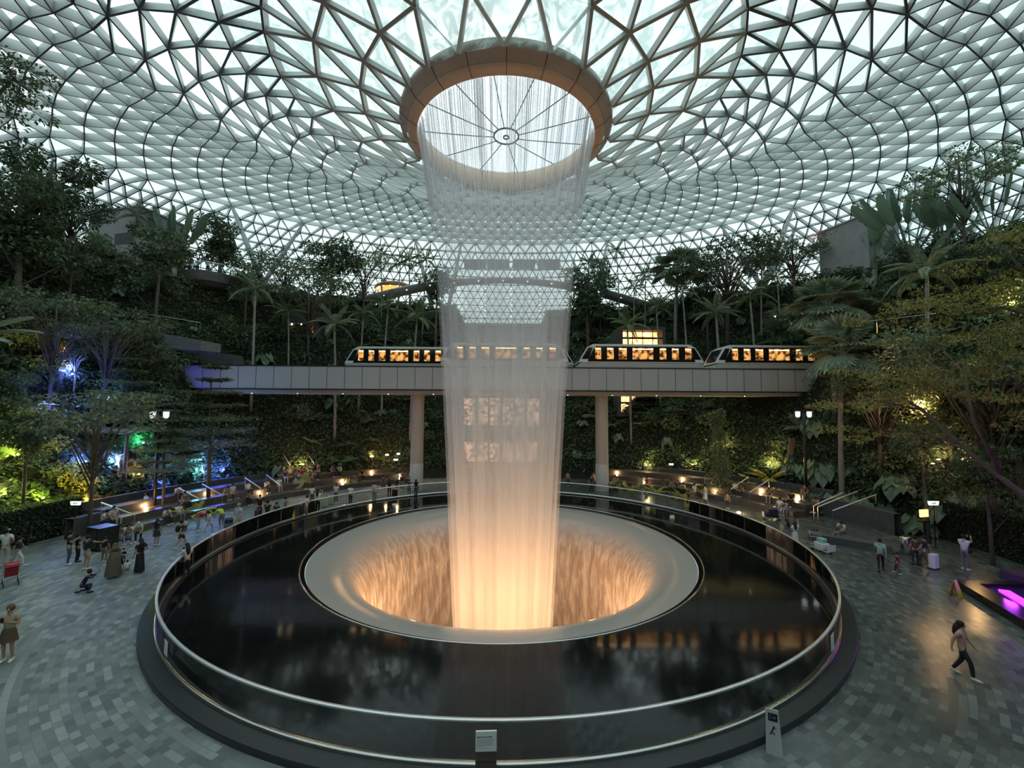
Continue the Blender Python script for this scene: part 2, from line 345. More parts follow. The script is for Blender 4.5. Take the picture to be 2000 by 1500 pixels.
def glaz_mat():
    m, nt, out = newmat('wet_roof_glass'); L = nt.links.new
    t = N(nt, 'ShaderNodeBsdfTransparent'); t.inputs[0].default_value = (.93, .985, .975, 1)
    d = N(nt, 'ShaderNodeBsdfTranslucent'); d.inputs[0].default_value = (.55, .66, .64, 1)
    g = N(nt, 'ShaderNodeNewGeometry'); nz = N(nt, 'ShaderNodeTexNoise', Scale=1.1, Detail=4., Distortion=1.6); L(g.outputs['Position'], nz.inputs['Vector'])
    cr = N(nt, 'ShaderNodeValToRGB'); cr.color_ramp.elements[0].position = .42; cr.color_ramp.elements[0].color = (.05, .05, .05, 1); cr.color_ramp.elements[1].position = .62; cr.color_ramp.elements[1].color = (.75, .75, .75, 1)
    L(nz.outputs[0], cr.inputs[0])
    # rain water sheets over the low part of the roof around the opening
    sp = N(nt, 'ShaderNodeVectorMath', operation='DISTANCE'); sp.inputs[1].default_value = (0, 25, 26); L(g.outputs['Position'], sp.inputs[0])
    mr = N(nt, 'ShaderNodeMapRange'); mr.inputs[1].default_value = 15; mr.inputs[2].default_value = 24; mr.inputs[3].default_value = 1; mr.inputs[4].default_value = .08; L(sp.outputs['Value'], mr.inputs[0])
    ml = N(nt, 'ShaderNodeMath', operation='MULTIPLY'); L(cr.outputs[0], ml.inputs[0]); L(mr.outputs[0], ml.inputs[1])
    mx = N(nt, 'ShaderNodeMixShader'); L(ml.outputs[0], mx.inputs[0]); L(t.outputs[0], mx.inputs[1]); L(d.outputs[0], mx.inputs[2]); L(mx.outputs[0], out.inputs[0])
    return m
go = obj('roof_glazing', glz, glaz_mat(), dome)
m, nt, out = newmat('clear_roof_glass'); t_ = N(nt, 'ShaderNodeBsdfTransparent'); t_.inputs[0].default_value = (.90, .955, .945, 1); nt.links.new(t_.outputs[0], out.inputs[0])
obj('roof_glazing', glo, m, dome)
# ------------------------------------------------------------------ oculus
OZ = HC
oc = thing('oculus', 'round bronze-toned roof opening the water falls from', 'oculus', (0, 25, 0))
M_oc = mat('bronze_grey_panel', (.42, .37, .32), .5, .0, .12, .8)
g = MB(); g.lathe([(6.36, OZ+17.5), (6.42, OZ+17.3), (6.4, OZ+17.05), (6.3, OZ+16.95), (5.98, OZ+16.62)], 120); obj('outer_rim', g, M_oc, oc, True)
g = MB(); g.lathe([(5.96, OZ+16.66), (5.96, OZ+16.6), (5.44, OZ+16.36), (5.38, OZ+16.42), (5.38, OZ+17.3), (5.5, OZ+17.5), (5.6, OZ+17.95), (6.3, OZ+17.55)], 120); obj('inner_rim', g, mat('warm_panel', (.58, .46, .34), .45, 0, .08, .8), oc, True)
for i in range(20):
    a = 2*pi*i/20+.0; g = MB()
    for (r0, z0, r1, z1) in ((6.35, 16.99, 5.98, 16.61), (5.95, 16.595, 5.45, 16.35)):
        g.bar((-r0*sin(a), r0*cos(a), OZ+z0-.004), (-r1*sin(a), r1*cos(a), OZ+z1-.004), .03, .01)
    obj('panel_joint', g, M_dark, oc)
def bowl_mat():
    m, nt, out = newmat('water_streaked_acrylic'); L = nt.links.new
    t = N(nt, 'ShaderNodeBsdfTransparent'); t.inputs[0].default_value = (.99, .98, 1, 1)
    d = N(nt, 'ShaderNodeBsdfTranslucent'); d.inputs[0].default_value = (.93, .90, .98, 1)
    g = N(nt, 'ShaderNodeNewGeometry'); nz = N(nt, 'ShaderNodeTexNoise', Scale=2.6, Detail=6., Distortion=2.); L(g.outputs['Position'], nz.inputs['Vector'])
    cr = N(nt, 'ShaderNodeValToRGB'); cr.color_ramp.elements[0].position = .4; cr.color_ramp.elements[0].color = (.1, .1, .1, 1); cr.color_ramp.elements[1].position = .6; cr.color_ramp.elements[1].color = (.8, .8, .8, 1)
    L(nz.outputs[0], cr.inputs[0]); mx = N(nt, 'ShaderNodeMixShader'); L(cr.outputs[0], mx.inputs[0]); L(t.outputs[0], mx.inputs[1]); L(d.outputs[0], mx.inputs[2]); L(mx.outputs[0], out.inputs[0])
    return m
g = MB(); g.lathe([(5.55, OZ+17.85), (4.5, OZ+17.72), (3, OZ+17.35), (1.5, OZ+17.05), (.01, OZ+16.9)], 72); bowl = obj('acrylic_bowl', g, bowl_mat(), oc, True)
def bz(r): return OZ+16.93+(.92*(r/5.55)**1.15)
g = MB()
for i in range(12):
    a = 2*pi*(i+.5)/12+.1; g.tube([(-r*sin(a), r*cos(a), bz(r)-.06) for r in (.78, 2, 3.5, 5.4)], .03, 4)
obj('spoke', g, mat('spoke_steel', (.10, .10, .11), .4, .6), bowl)
g = MB(); g.lathe([(.72, OZ+16.90), (.72, OZ+16.97), (.80, OZ+16.97), (.80, OZ+16.90), (.72, OZ+16.90)], 40); g.lathe([(.14, OZ+16.84), (.14, OZ+16.92), (.2, OZ+16.92), (.2, OZ+16.84), (.14, OZ+16.84)], 20); obj('hub_ring', g, mat('hub_steel', (.12, .12, .13), .4, .6), bowl, True)
# ------------------------------------------------------------------ falling water
fall = thing('waterfall', 'tall round waterfall dropping from the roof opening into the funnel', 'waterfall', (0, 25, 0))
WP = [(24.6, 5.42), (22, 4.98), (19.5, 4.55), (17, 4.15), (14, 3.85), (11, 3.62), (7.8, 3.42), (4, 3.2), (0, 2.98), (-4, 2.75), (-8, 2.55), (-12.8, 2.4)]
def water_mat(name, dens, fs, zfade, seed, thr=.5, col=(.93, .94, .96)):
    """white falling water: vertical streaks, dense or broken, with clear gaps"""
    m, nt, out = newmat(name); L = nt.links.new
    t = N(nt, 'ShaderNodeBsdfTransparent'); d = N(nt, 'ShaderNodeBsdfDiffuse'); d.inputs[0].default_value = C4(col)
    tl = N(nt, 'ShaderNodeBsdfTranslucent'); tl.inputs[0].default_value = C4(col); ms = N(nt, 'ShaderNodeMixShader'); ms.inputs[0].default_value = .55; L(d.outputs[0], ms.inputs[1]); L(tl.outputs[0], ms.inputs[2])
    tc = N(nt, 'ShaderNodeTexCoord'); sp = N(nt, 'ShaderNodeSeparateXYZ'); L(tc.outputs['Object'], sp.inputs[0])
    def mth(op, a=None, bb=None, va=None, vb=None, vc=None):
        n = N(nt, 'ShaderNodeMath', operation=op)
        if a is not None: L(a, n.inputs[0])
        if bb is not None: L(bb, n.inputs[1])
        if va is not None: n.inputs[0].default_value = va
        if vb is not None: n.inputs[1].default_value = vb
        if vc is not None: n.inputs[2].default_value = vc
        return n.outputs[0]
    th = mth('ARCTAN2', sp.outputs[0], sp.outputs[1])
    cx = mth('COSINE', th); sx = mth('SINE', th)
    def streak(f, zf, det, sd):
        cb = N(nt, 'ShaderNodeCombineXYZ'); L(mth('MULTIPLY', cx, vb=f), cb.inputs[0]); L(mth('MULTIPLY', sx, vb=f), cb.inputs[1]); L(mth('MULTIPLY_ADD', sp.outputs[2], vb=zf, vc=sd), cb.inputs[2])
        n = N(nt, 'ShaderNodeTexNoise', Scale=1., Detail=det); L(cb.outputs[0], n.inputs['Vector']); return n.outputs[0]
    fine = streak(fs, .22, 1., seed); coarse = streak(2.6, .03, 1.5, seed+9); mid = streak(9., .06, 1., seed+3)
    mr = N(nt, 'ShaderNodeMapRange', interpolation_type='SMOOTHSTEP'); mr.inputs[1].default_value = thr-.1; mr.inputs[2].default_value = thr+.16; L(fine, mr.inputs[0])
    mc = N(nt, 'ShaderNodeMapRange', interpolation_type='SMOOTHSTEP'); mc.inputs[1].default_value = .36; mc.inputs[2].default_value = .66; mc.inputs[3].default_value = .30; L(coarse, mc.inputs[0])
    # breaks up into mist as it falls
    zr = N(nt, 'ShaderNodeMapRange'); zr.inputs[1].default_value = 25; zr.inputs[2].default_value = 14; L(sp.outputs[2], zr.inputs[0])
    mf = N(nt, 'ShaderNodeMix', data_type='FLOAT'); L(zr.outputs[0], mf.inputs[0]); L(mr.outputs[0], mf.inputs[2])
    mm = N(nt, 'ShaderNodeMapRange', interpolation_type='SMOOTHSTEP'); mm.inputs[1].default_value = .35; mm.inputs[2].default_value = .65; L(mid, mm.inputs[0])
    soft = mth('ADD', mth('MULTIPLY', mr.outputs[0], vb=.14), mth('MULTIPLY_ADD', mm.outputs[0], vb=.38, vc=.48)); L(mth('MULTIPLY', soft, mc.outputs[0]), mf.inputs[3])
    zd = N(nt, 'ShaderNodeValToRGB'); zd.color_ramp.elements[0].position = 0
    zn = N(nt, 'ShaderNodeMapRange'); zn.inputs[1].default_value = -12.8; zn.inputs[2].default_value = 24.6; L(sp.outputs[2], zn.inputs[0]); L(zn.outputs[0], zd.inputs[0])
    e = zd.color_ramp.elements; 
    for i, (p, v) in enumerate(zfade):
        q = e[i] if i < 2 else e.new(p); q.position = p; q.color = (v, v, v, 1)
    al = mth('MULTIPLY', mth('MULTIPLY', mf.outputs[0], zd.outputs[0]), vb=dens)
    mx = N(nt, 'ShaderNodeMixShader'); L(al, mx.inputs[0]); L(t.outputs[0], mx.inputs[1]); L(ms.outputs[0], mx.inputs[2]); L(mx.outputs[0], out.inputs[0])
    return m
zf = [(0, .95), (.36, .85), (.55, .72), (.72, .5), (.86, .34), (1., .26)]
for (nm, dr, dn, fs, sd, thr) in (('outer_curtain', .0, .78, 26, 0., .53), ('middle_curtain', -.3, .66, 17, 4.3, .5), ('inner_curtain', -.75, .60, 11, 8.1, .5)):
    g = MB(); g.lathe([(max(.4, r+dr*(1 if z < 22 else .4)), z) for z, r in WP], 160)
    obj(nm, g, water_mat(nm, dn, fs, zf, sd, thr), fall, True)
for dr, dn, sd in ((.14, .36, 2.2),):
    g = MB(); g.lathe([(r+dr*min(1, (21-z)/8), z) for z, r in WP if z < 21], 120); obj('spray', g, water_mat('water_spray', dn, 7, [(0, .9), (.3, 1.), (.55, .8), (.75, .4), (.88, 0.), (1., 0.)], sd, .46), fall, True)
g = MB()
for i in range(420):    # separate strands of water leaving the rim
    a = rng.rand()*2*pi; z0 = 24.3+rng.rand()*.3; ln = 2.5+rng.rand()*5; r0 = 5.36-.25*rng.rand()
    pts = []
    for s in (0, .33, .66, 1):
        z = z0-ln*s; pts.append((-(np.interp(z, [24.6-40, -12.8, 0, 11, 17, 22, 24.6], [2.4, 2.4, 2.98, 3.62, 4.15, 4.98, 5.36])-(5.36-r0))*sin(a), (np.interp(z, [-16, -12.8, 0, 11, 17, 22, 24.6], [2.4, 2.4, 2.98, 3.62, 4.15, 4.98, 5.36])-(5.36-r0))*cos(a), z))
    g.tube(pts, [.010+.008*rng.rand(), .016, .013, .004], 3, False)
def strand_mat():
    m, nt, out = newmat('water_strand'); d = N(nt, 'ShaderNodeBsdfPrincipled', Roughness=.15); d.inputs['Base Color'].default_value = (.9, .92, .95, 1); d.inputs['Alpha'].default_value = .55
    nt.links.new(d.outputs[0], out.inputs[0]); return m
obj('water_strand', g, strand_mat(), fall, True)['kind'] = 'stuff'
# warm lamps set in the throat of the funnel
for i in range(9):
    a = pi + (i-4)*.27
    light('POINT', (-6.35*sin(a), 25+6.35*cos(a), -2.15), (1., .50, .20), 250, .12, 'funnel_lamp_light')
for a in (-1.35, 1.35, 1.75, -1.75):
    light('POINT', (-5.3*sin(pi+a), 25+5.3*cos(pi+a), -4.2), (1., .56, .28), 150, .25, 'funnel_lamp_light')
# ------------------------------------------------------------------ terrain: planted slopes rising to the upper park
def sstep(a, b, x): t = max(0., min(1., (x-a)/(b-a))); return t*t*(3-2*t)
def azr(x, y): return atan2(-x, y-25), sqrt(x*x+(y-25)**2)
def pol(az, r): return -r*sin(az), 25+r*cos(az)
def foot(az): return float(np.interp(abs(az), [0, .35, 1.0, 1.5, 2.0, 2.6, pi], [24.5, 25.2, 27., 27.6, 31., 36., 38.]))
def ground(x, y, noise=True):
    az, r = azr(x, y); s = (r-foot(az))/14.
    if s <= 0: z = 0.
    else:
        s = min(s, 1.); z = 22.8*(s**.9); z += .55*sin(z*2*pi/4.6) if s < 1 else 0.
        if noise and s < 1: z += .35*sin(x*1.3+y*.7)*sin(y*1.1-x*.4)*min(1, s*8)
    if y > 30:
        c = sstep(5.2, 6.6, abs(x+.4)); z *= c
        if y > 63.5: z = max(z, 20.6*sstep(63.5, 64, y)); 
        if y > 64 and c < 1: z = max(z, 20.6)
    return z
tr = MB(); rs = [22.9]+[24+(64-24)*i/100 for i in range(101)]; na = 360
for i in range(na):
    az = 2*pi*i/na
    for r in rs: x, y = pol(az, r); tr.v.append((x, y, ground(x, y)-.03))
nr = len(rs)
for i in range(na):
    for j in range(nr-1): i2 = (i+1) % na; tr.face((i*nr+j, i2*nr+j, i2*nr+j+1, i*nr+j+1))
obj('terrain', tr, M_soil, None, True)['kind'] = 'structure'
# ------------------------------------------------------------------ stepped stone seating
M_seat = mat('brown_stone_step', (.105, .088, .075), .38, 0, .3, 1.6, .05)
def seating(name, label, a0, a1, rin=23.0):
    t = thing(name, label, 'seating steps', (0, 25, 0))
    for k in range(3):
        g = MB(); r = rin+1.35*k; z = .43*(k+1)
        g.lathe([(r, 0), (r, z), (r+1.5, z), (r+1.5, 0)], 64, a0, a1)
        # end caps
        for a in (a0, a1):
            d = Vector((-sin(a), cos(a), 0)); g.quad(d*r, d*(r+1.5), d*(r+1.5)+Vector((0, 0, z)), d*r+Vector((0, 0, z)))
        obj('step', g, M_seat, t)
    return t
seating('seating_steps', 'three curved stone seating steps on the side with the tree trunk', RD(24), RD(84))
seating('seating_steps', 'three curved stone seating steps beside the wet paving and trolleys', RD(-74), RD(-24), 22.2)
# ------------------------------------------------------------------ viaduct with pillars
vd = thing('train_viaduct', 'straight grey panelled viaduct carrying the train behind the waterfall', 'viaduct', (0, 41.5, 0))
g = MB(); g.box(-35, 35, -2.1, 2.1, 9.62, 11.86); g.box(-35, 35, -1.6, 1.6, 9.3, 9.62); obj('deck', g, M_alu, vd)
g = MB(); g.box(-35, 35, -2.14, -2.1, 9.6, 9.72); g.box(-35, 35, -2.14, -2.05, 11.8, 11.9); obj('edge_strip', g, M_dark, vd)
jm = MB(); jm.box(-.018, .018, -2.112, -2.09, 9.72, 11.8); jm = jm.mesh('panel_joint', M_dark)
for i in range(41): o = link('panel_joint', jm, vd); o.location = (-33+1.64*i, 0, 0)
for px, F, r in ((816, 41.6, .62), (1175, 41.6, .62), (466, 42.6, .62), (1538, 42.6, .62)):
    x, y = xyF(px, F); g = MB(); g.lathe([(r, 2.6), (r, 9.4)], 32, cx=x, cy=y-41.5); pl = obj('pillar', g, mat('pillar_paint', (.40, .385, .365), .55, 0, .05, .5), vd, True)
    g = MB(); z0 = ground(x, y)-.1; g.lathe([(r+.012, z0), (r+.012, 2.6), (r-.05, 2.62)], 32, cx=x, cy=y-41.5); obj('pillar_base', g, mat('pillar_base_paint', (.47, .47, .46), .5, 0, .05, .5), pl, True)
for i in range(12):
    g = MB(); x = -24+4.3*i; g.lathe([(.05, 9.28), (.05, 9.30), (.01, 9.30)], 10, cx=x, cy=-1.2); g.face(tuple(range(0, 30, 3)))
    obj('downlight', g, emis('small_downlight', (1, .9, .75), 6), vd)
# ------------------------------------------------------------------ train cars
M_tw = mat('train_white', (.62, .66, .66), .3, 0, .03, 1)
M_tg = mat('train_dark_glass', (.012, .013, .015), .08, 0, .1, 1)
M_tl = emis('train_interior', (1., .46, .12), .85, 0, 2.4, (.06, .022, .01))
M_sk = mat('train_skirt', (.40, .42, .42), .5, 0, .05, 1)
def train_car(px0, px1, py, label, flip=False, nose=(True, True)):
    x0 = xyF(px0, py)[0]; x1 = xyF(px1, py)[0]; L = x1-x0; H = 2.3; zb = 11.86
    t = thing('train_car', label, 'train', ((x0+x1)/2, py, zb), 0, 'cars of the two shuttle trains')
    h = L/2; w = 1.3
    def prof(ins, zlo, zhi, sl=1.25, sr=1.25, rr=.35):
        a = -h+ins; b = h-ins
        def xl(z): return a+(sl*(max(0, z)/H)**1.25 if nose[0] else .12*z/H)
        def xr(z): return b-(sr*(max(0, z)/H)**1.25 if nose[1] else .12*z/H)
        zs = [zlo+(zhi-zlo)*i/6 for i in range(7)]
        return [(xl(z), z) for z in zs[:-1]]+[(xl(zhi)+rr, zhi)]+[(xr(zhi)-rr, zhi)]+[(xr(z), z) for z in reversed(zs[:-1])]
    m = Matrix(((1, 0, 0, 0), (0, 0, 1, 0), (0, 1, 0, 0), (0, 0, 0, 1)))
    g = MB(); g.prism(prof(0, .55, H), -w, w, m); obj('body_shell', g, M_tw, t)
    g = MB(); g.prism(prof(.15, 0., .56), -w+.06, w-.06, m); obj('skirt', g, M_sk, t)
    g = MB(); g.prism(prof(.85, .62, 2.08, 1.05, 1.05, .1), -w-.02, w+.02, m); wb = obj('window_band', g, M_tg, t)
    pos = [(-.335, .048), (-.24, .052), (-.145, .062), (.01, .16), (.165, .052), (.26, .052), (.36, .05)]
    for c, ww in pos:
        g = MB(); z0 = .85; z1 = 1.95
        for sgn in (-1,): g.quad((L*(c-ww/2), sgn*(w+.03), z0), (L*(c+ww/2), sgn*(w+.03), z0), (L*(c+ww/2), sgn*(w+.03), z1), (L*(c-ww/2), sgn*(w+.03), z1))
        lw = obj('lit_window', g, M_tl, t)
        g = MB(); g.box(L*(c-ww/2)+.05, L*(c+ww/2)-.05, -w-.036, -w-.03, 1.78, 1.86); obj('ceiling_strip', g, emis('train_lamp_strip', (1, .75, .4), 4), lw)
    for sgn in (0, 1):
        if not nose[sgn]: continue
        q = -1 if sgn == 0 else 1
        def xe(z, ins): return q*(h-ins-1.25*(z/H)**1.25)
        g = MB(); n = [(xe(.85, .12), .85), (xe(1.95, .12), 1.95), (xe(1.95, .55), 1.95), (xe(.85, .8), .85)]
        if q > 0: n = n[::-1]
        g.prism(n, -w-.022, w+.022, m); obj('end_window', g, M_tg, t)
        g = MB(); e = [(xe(z, -.02), z) for z in (.7, 1.3, 1.98)]; n = len(g.v)
        for x_, z_ in e: g.v += [(x_, -w+.22, z_), (x_, w-.22, z_)]
        for k_ in (0, 2): g.face((n+k_, n+k_+1, n+k_+3, n+k_+2))
        obj('windscreen', g, M_tg, t)
    return t
train_car(1122, 1372, 40.8, 'white shuttle train car with lit orange windows just east of the waterfall')
train_car(1386, 1636, 40.8, 'white shuttle train car partly behind the fan palm crown')
train_car(858, 1112, 40.8, 'white shuttle train car seen through the falling water')
train_car(678, 888, 43.6, 'lower-looking white train car on the far track between pillar and palms', nose=(True, False))
train_car(904, 1122, 43.6, 'far-track train car whose dark nose shows beside the waterfall', nose=(False, True))
# ------------------------------------------------------------------ mall gallery at the end of the passage
gal = thing('gallery_building', 'multi-storey gallery with lit shops seen through the waterfall', 'building', (-.4, 62, 0))
g = MB(); g.box(-8, 8, .0, 2, 15, 20.6); g.box(-8, 8, .3, 2, 0, 15); g.box(-8, 8, -2.2, .3, 3.3, 5.2); g.box(-8, 8, -2.2, .3, 9.9, 10.6); g.box(-8, 8, -.6, .0, 17.6, 18.0); g.box(-8, 8, -.9, .0, 20.2, 20.6); obj('wall', g, M_conc, gal)
M_shop = emis('warm_shop_interior', (1., .60, .38), 1.0, 0, 2.6, (.10, .06, .045))
for z0, z1 in ((.3, 3.1), (5.6, 9.6), (10.9, 14.4)):
    for k in range(4):
        g = MB(); x = -7+3.6*k; g.box(x, x+3.1, .2, .28, z0, z1); obj('shop_window', g, M_shop, gal)
for z in (5.2, 10.6):
    g = MB(); g.box(-7.5, 7.5, -2.2, -2.17, z, z+1.05); rl = obj('balustrade', g, M_glass, gal)
    g = MB(); g.box(-7.5, 7.5, -2.23, -2.15, z+1.05, z+1.1); obj('handrail', g, M_chrome, rl)
for x in (-5.5, -1.8, 1.8, 5.5):
    g = MB(); g.tube([(x, -2, 0), (x, -2, 15)], .16, 12); obj('column', g, M_conc, gal, True)
for s in (-1, 1):
    g = MB()
    for k in range(5): x = -5+k*2.; g.bar((x, -1, 8.4), (x+1, -1, 9.7), .08, .08); g.bar((x+1, -1, 9.7), (x+2, -1, 8.4), .08, .08)
    if s == 1: g.bar((-5, -1, 8.4), (5, -1, 8.4), .1, .1); obj('truss', g, M_white, gal)
# ------------------------------------------------------------------ sky bridge
br = thing('canopy_bridge', 'thin arched footbridge crossing high behind the waterfall', 'bridge', (0, 58, 24))
NB = 40; ctl = []
for i in range(NB+1):
    u = i/NB; x = -22.5+45*u-.3; c = (2*u-1)
    ctl.append(Vector((x, 3.5*c*c, 2.05-3.0*c*c)))
g = MB(); 
for a, b, u in zip(ctl, ctl[1:], [i/NB for i in range(NB)]):
    c = abs(2*u-1); W2 = 1.2+.9*c; t0 = .2+.22*c
    n = len(g.v)
    for p in (a, b):
        g.v += [(p.x, p.y-W2, p.z-t0*.5), (p.x, p.y-W2*.4, p.z-t0*1.6), (p.x, p.y+W2*.4, p.z-t0*1.6), (p.x, p.y+W2, p.z-t0*.5), (p.x, p.y+W2, p.z), (p.x, p.y-W2, p.z)]
    for k in range(6): g.face((n+k, n+(k+1) % 6, n+6+(k+1) % 6, n+6+k))
obj('deck', g, mat('pale_bridge_steel', (.55, .58, .59), .5, 0, .05, .5), br, True)
for s in (-1,):
    g = MB()
    for a, b in zip(ctl, ctl[1:]): g.bar(a+Vector((0, -1.3, 1.1)), b+Vector((0, -1.3, 1.1)), .05, .05)
    hr = obj('handrail', g, M_chrome, br)
    for a in ctl[::1]:
        g = MB(); g.bar(a+Vector((0, -1.3, -.05)), a+Vector((0, -1.3, 1.1)), .035, .035, (0, 1, 0)); obj('post', g, M_chrome, br)
for i in range(5, NB-4, 3):
    g = MB(); p = ctl[i]; g.ball(p+Vector((0, -1.15, -.42)), .055, 8, 5); obj('lamp', g, emis('bridge_lamp', (1, .85, .75), 9), br)
# grey blinds hung on the roof wall above the bridge
bl = None
for i, px in enumerate((925, 971, 1022, 1072)):
    x, y = xyF(px, 75.5); g = MB(); g.box(-2.05, 2.05, -.04, .04, 0, 1.9)
    if bl is None: bm = g.mesh('roof_blind', mat('grey_blind', (.42, .46, .48), .6, 0, .04, .5))
    o = link('roof_blind', bm); bl = o; o.location = (x, y, zat(px, 526, x, y))
    tag(o, ('pale grey blind panel hung on the roof wall, %s of four above the bridge' % ('westernmost', 'second', 'third', 'easternmost')[i]), 'blind', 'grey blinds on the roof wall')
for px in (946, 998, 1054):
    x, y = xyF(px, 75.2); 
    root = thing('light_string', 'vertical string of small white lamps on the roof wall, %s' % {946: 'west of the bridge centre', 998: 'at the bridge centre', 1054: 'east of the bridge centre'}[px], 'string lights', (x, y, zat(px, 618, x, y)), 0, 'light strings on the roof wall')
    zz = zat(px, 528, x, y)-root.location.z
    g = MB(); g.tube([(0, 0, 0), (0, 0, zz)], .03, 5); obj('cable', g, M_steel, root)
    for k in range(9): g = MB(); g.ball((0, -.06, zz*k/8.3), .09, 8, 5); obj('lamp', g, emis('string_lamp', (1, .93, .85), 7), root)
# ------------------------------------------------------------------ leaning roof struts
def near_node(px, py, k=15):
    best = None
    for p in NODE[k]:
        v = p-Vector((0, 0, HC)); f = v.dot(F0)
        if f < 5: continue
        x = 1000+FPX*v.dot(CR)/f; y = 750-FPX*v.dot(CU)/f; d = (x-px)**2+(y-py)**2
        if best is None or d < best[0]: best = (d, p)
    return best[1]
M_strut = mat('strut_paint', (.33, .36, .36), .5, 0, .05, .5)
struts = [((445, 388), (508, 540), 'tall leaning roof strut rising behind the viewing balcony, its western arm'), ((583, 423), (520, 545), 'leaning roof strut rising behind the viewing balcony, its eastern arm'),
 ((802, 461), (834, 560), 'leaning roof strut by the lit pavilion, tilted away from the waterfall'), ((904, 461), (884, 560), 'leaning roof strut seen faintly through the western edge of the water'),
 ((1195, 461), (1168, 560), 'leaning roof strut above the bridge end east of the waterfall'), ((1122, 505), (1135, 575), 'short roof strut at the eastern edge of the water'),
 ((1418, 422), (1478, 545), 'leaning roof strut beside the orange-lit tree, its western arm'), ((1553, 388), (1496, 545), 'tall leaning roof strut beside the orange-lit tree, its eastern arm'),
 ((1563, 440), (1500, 545), 'short inner roof strut near the orange-lit tree')]
for i, (tp, bt, lab) in enumerate(struts):
    top = near_node(*tp) if i not in (8, 5) else near_node(tp[0], tp[1], 17)
    F = top.y*.94; b = P(bt[0], bt[1], F); b = top+(b-top)*((top.z-22.7)/(top.z-b.z))
    st = thing('roof_strut', lab, 'strut', b, 0, 'leaning struts holding up the roof'); d = top-b
    g = MB(); g.tube([(0, 0, 0), d*.5, d*.97], [.30, .34, .20], 16); obj('shaft', g, M_strut, st, True)
    g = MB(); g.ball(d*.98, .26, 10, 8); obj('node', g, M_strut, st, True)
# ------------------------------------------------------------------ concrete blocks on the upper level
def block(px0, px1, pyt, pyb, F, dep, label, rot=0., win=None, rail=False):
    xa, ya = xyF(px0, F); xb, yb = xyF(px1, F); w = xb-xa; cx = (xa+xb)/2
    zt = zat((px0+px1)/2, pyt, cx, ya); zb = zat((px0+px1)/2, pyb, cx, ya)
    t = thing('plant_room', label, 'building', (cx, ya, zb), rot)
    g = MB(); g.box(-w/2, w/2, 0, dep, -1.5, zt-zb); obj('wall', g, M_conc, t)
    g = MB(); g.box(-w/2-.12, w/2+.12, -.12, dep+.1, zt-zb, zt-zb+.16); obj('coping', g, M_conc, t)
    if win: g = MB(); g.box(win[0]*w-w/2, win[1]*w-w/2, -.03, .02, win[2]*(zt-zb), win[3]*(zt-zb)); obj('vent_panel', g, M_dconc, t)
    return t
blk = block(130, 262, 404, 492, 42, 5, 'grey concrete block with dark vent panels above the sloping walkway', RD(-14), (.55, .93, .2, .45))
block(1700, 1790, 420, 508, 42, 5, 'grey concrete block among the travellers palms', RD(16), (.45, .85, .25, .75))
# ------------------------------------------------------------------ railings and walkway walls
def railing(name, label, pts, h=1.1, sp=1.6, group=None, glass=True):
    pts = [Vector(p) for p in pts]; t = thing(name, label, 'railing', pts[0], 0, group); o0 = pts[0]
    g = MB()
    for a, b in zip(pts, pts[1:]): g.bar(a-o0+Vector((0, 0, h)), b-o0+Vector((0, 0, h)), .05, .05)
    obj('handrail', g, M_chrome, t); g2 = MB()
    for a, b in zip(pts, pts[1:]):
        g2.quad(a-o0+Vector((0, 0, .1)), b-o0+Vector((0, 0, .1)), b-o0+Vector((0, 0, h-.06)), a-o0+Vector((0, 0, h-.06)))
        n = max(1, int((b-a).length/sp))
        for i in range(n+(1 if b is pts[-1] else 0)):
            p = a+(b-a)*(i/n)-o0; q = MB(); q.bar(p, p+Vector((0, 0, h)), .05, .05, (0, 1, 0)); obj('post', q, M_chrome, t)
    if glass: obj('glass_panel', g2, M_glass, t)
    return t
def Pz(px, py, F): return P(px, py, F)
railing('walkway_railing', 'long steel railing sloping down below the concrete block', [Pz(150, 484, 40), Pz(250, 508, 40.5), Pz(352, 532, 41.5)], 1.1, 1.3)
railing('walkway_railing', 'steel railing on the mid-slope terrace above the dark underpass', [Pz(268, 634, 36), Pz(330, 642, 36.5), Pz(390, 652, 37)], 1.0, 1.2)
railing('walkway_railing', 'short steel railing half hidden by leaves above the mid-slope terrace', [Pz(183, 620, 36), Pz(236, 629, 36)], 1.0, 1.2)
railing('walkway_railing', 'steel railing along the stone ramp wall behind the fan palm', [Pz(1606, 662, 36), Pz(1675, 654, 36), Pz(1752, 647, 35), Pz(1830, 638, 34)], 1.1, 1.3)
railing('walkway_railing', 'white railing by the lit terrace sign below the orange-lit tree', [Pz(1604, 545, 47), Pz(1650, 536, 46), Pz(1696, 526, 45)], 1.2, 1.4)
railing('walkway_railing', 'steel railing on the upper path behind the leaning struts', [Pz(535, 562, 50), Pz(585, 566, 51)], 1.1, 1.3)
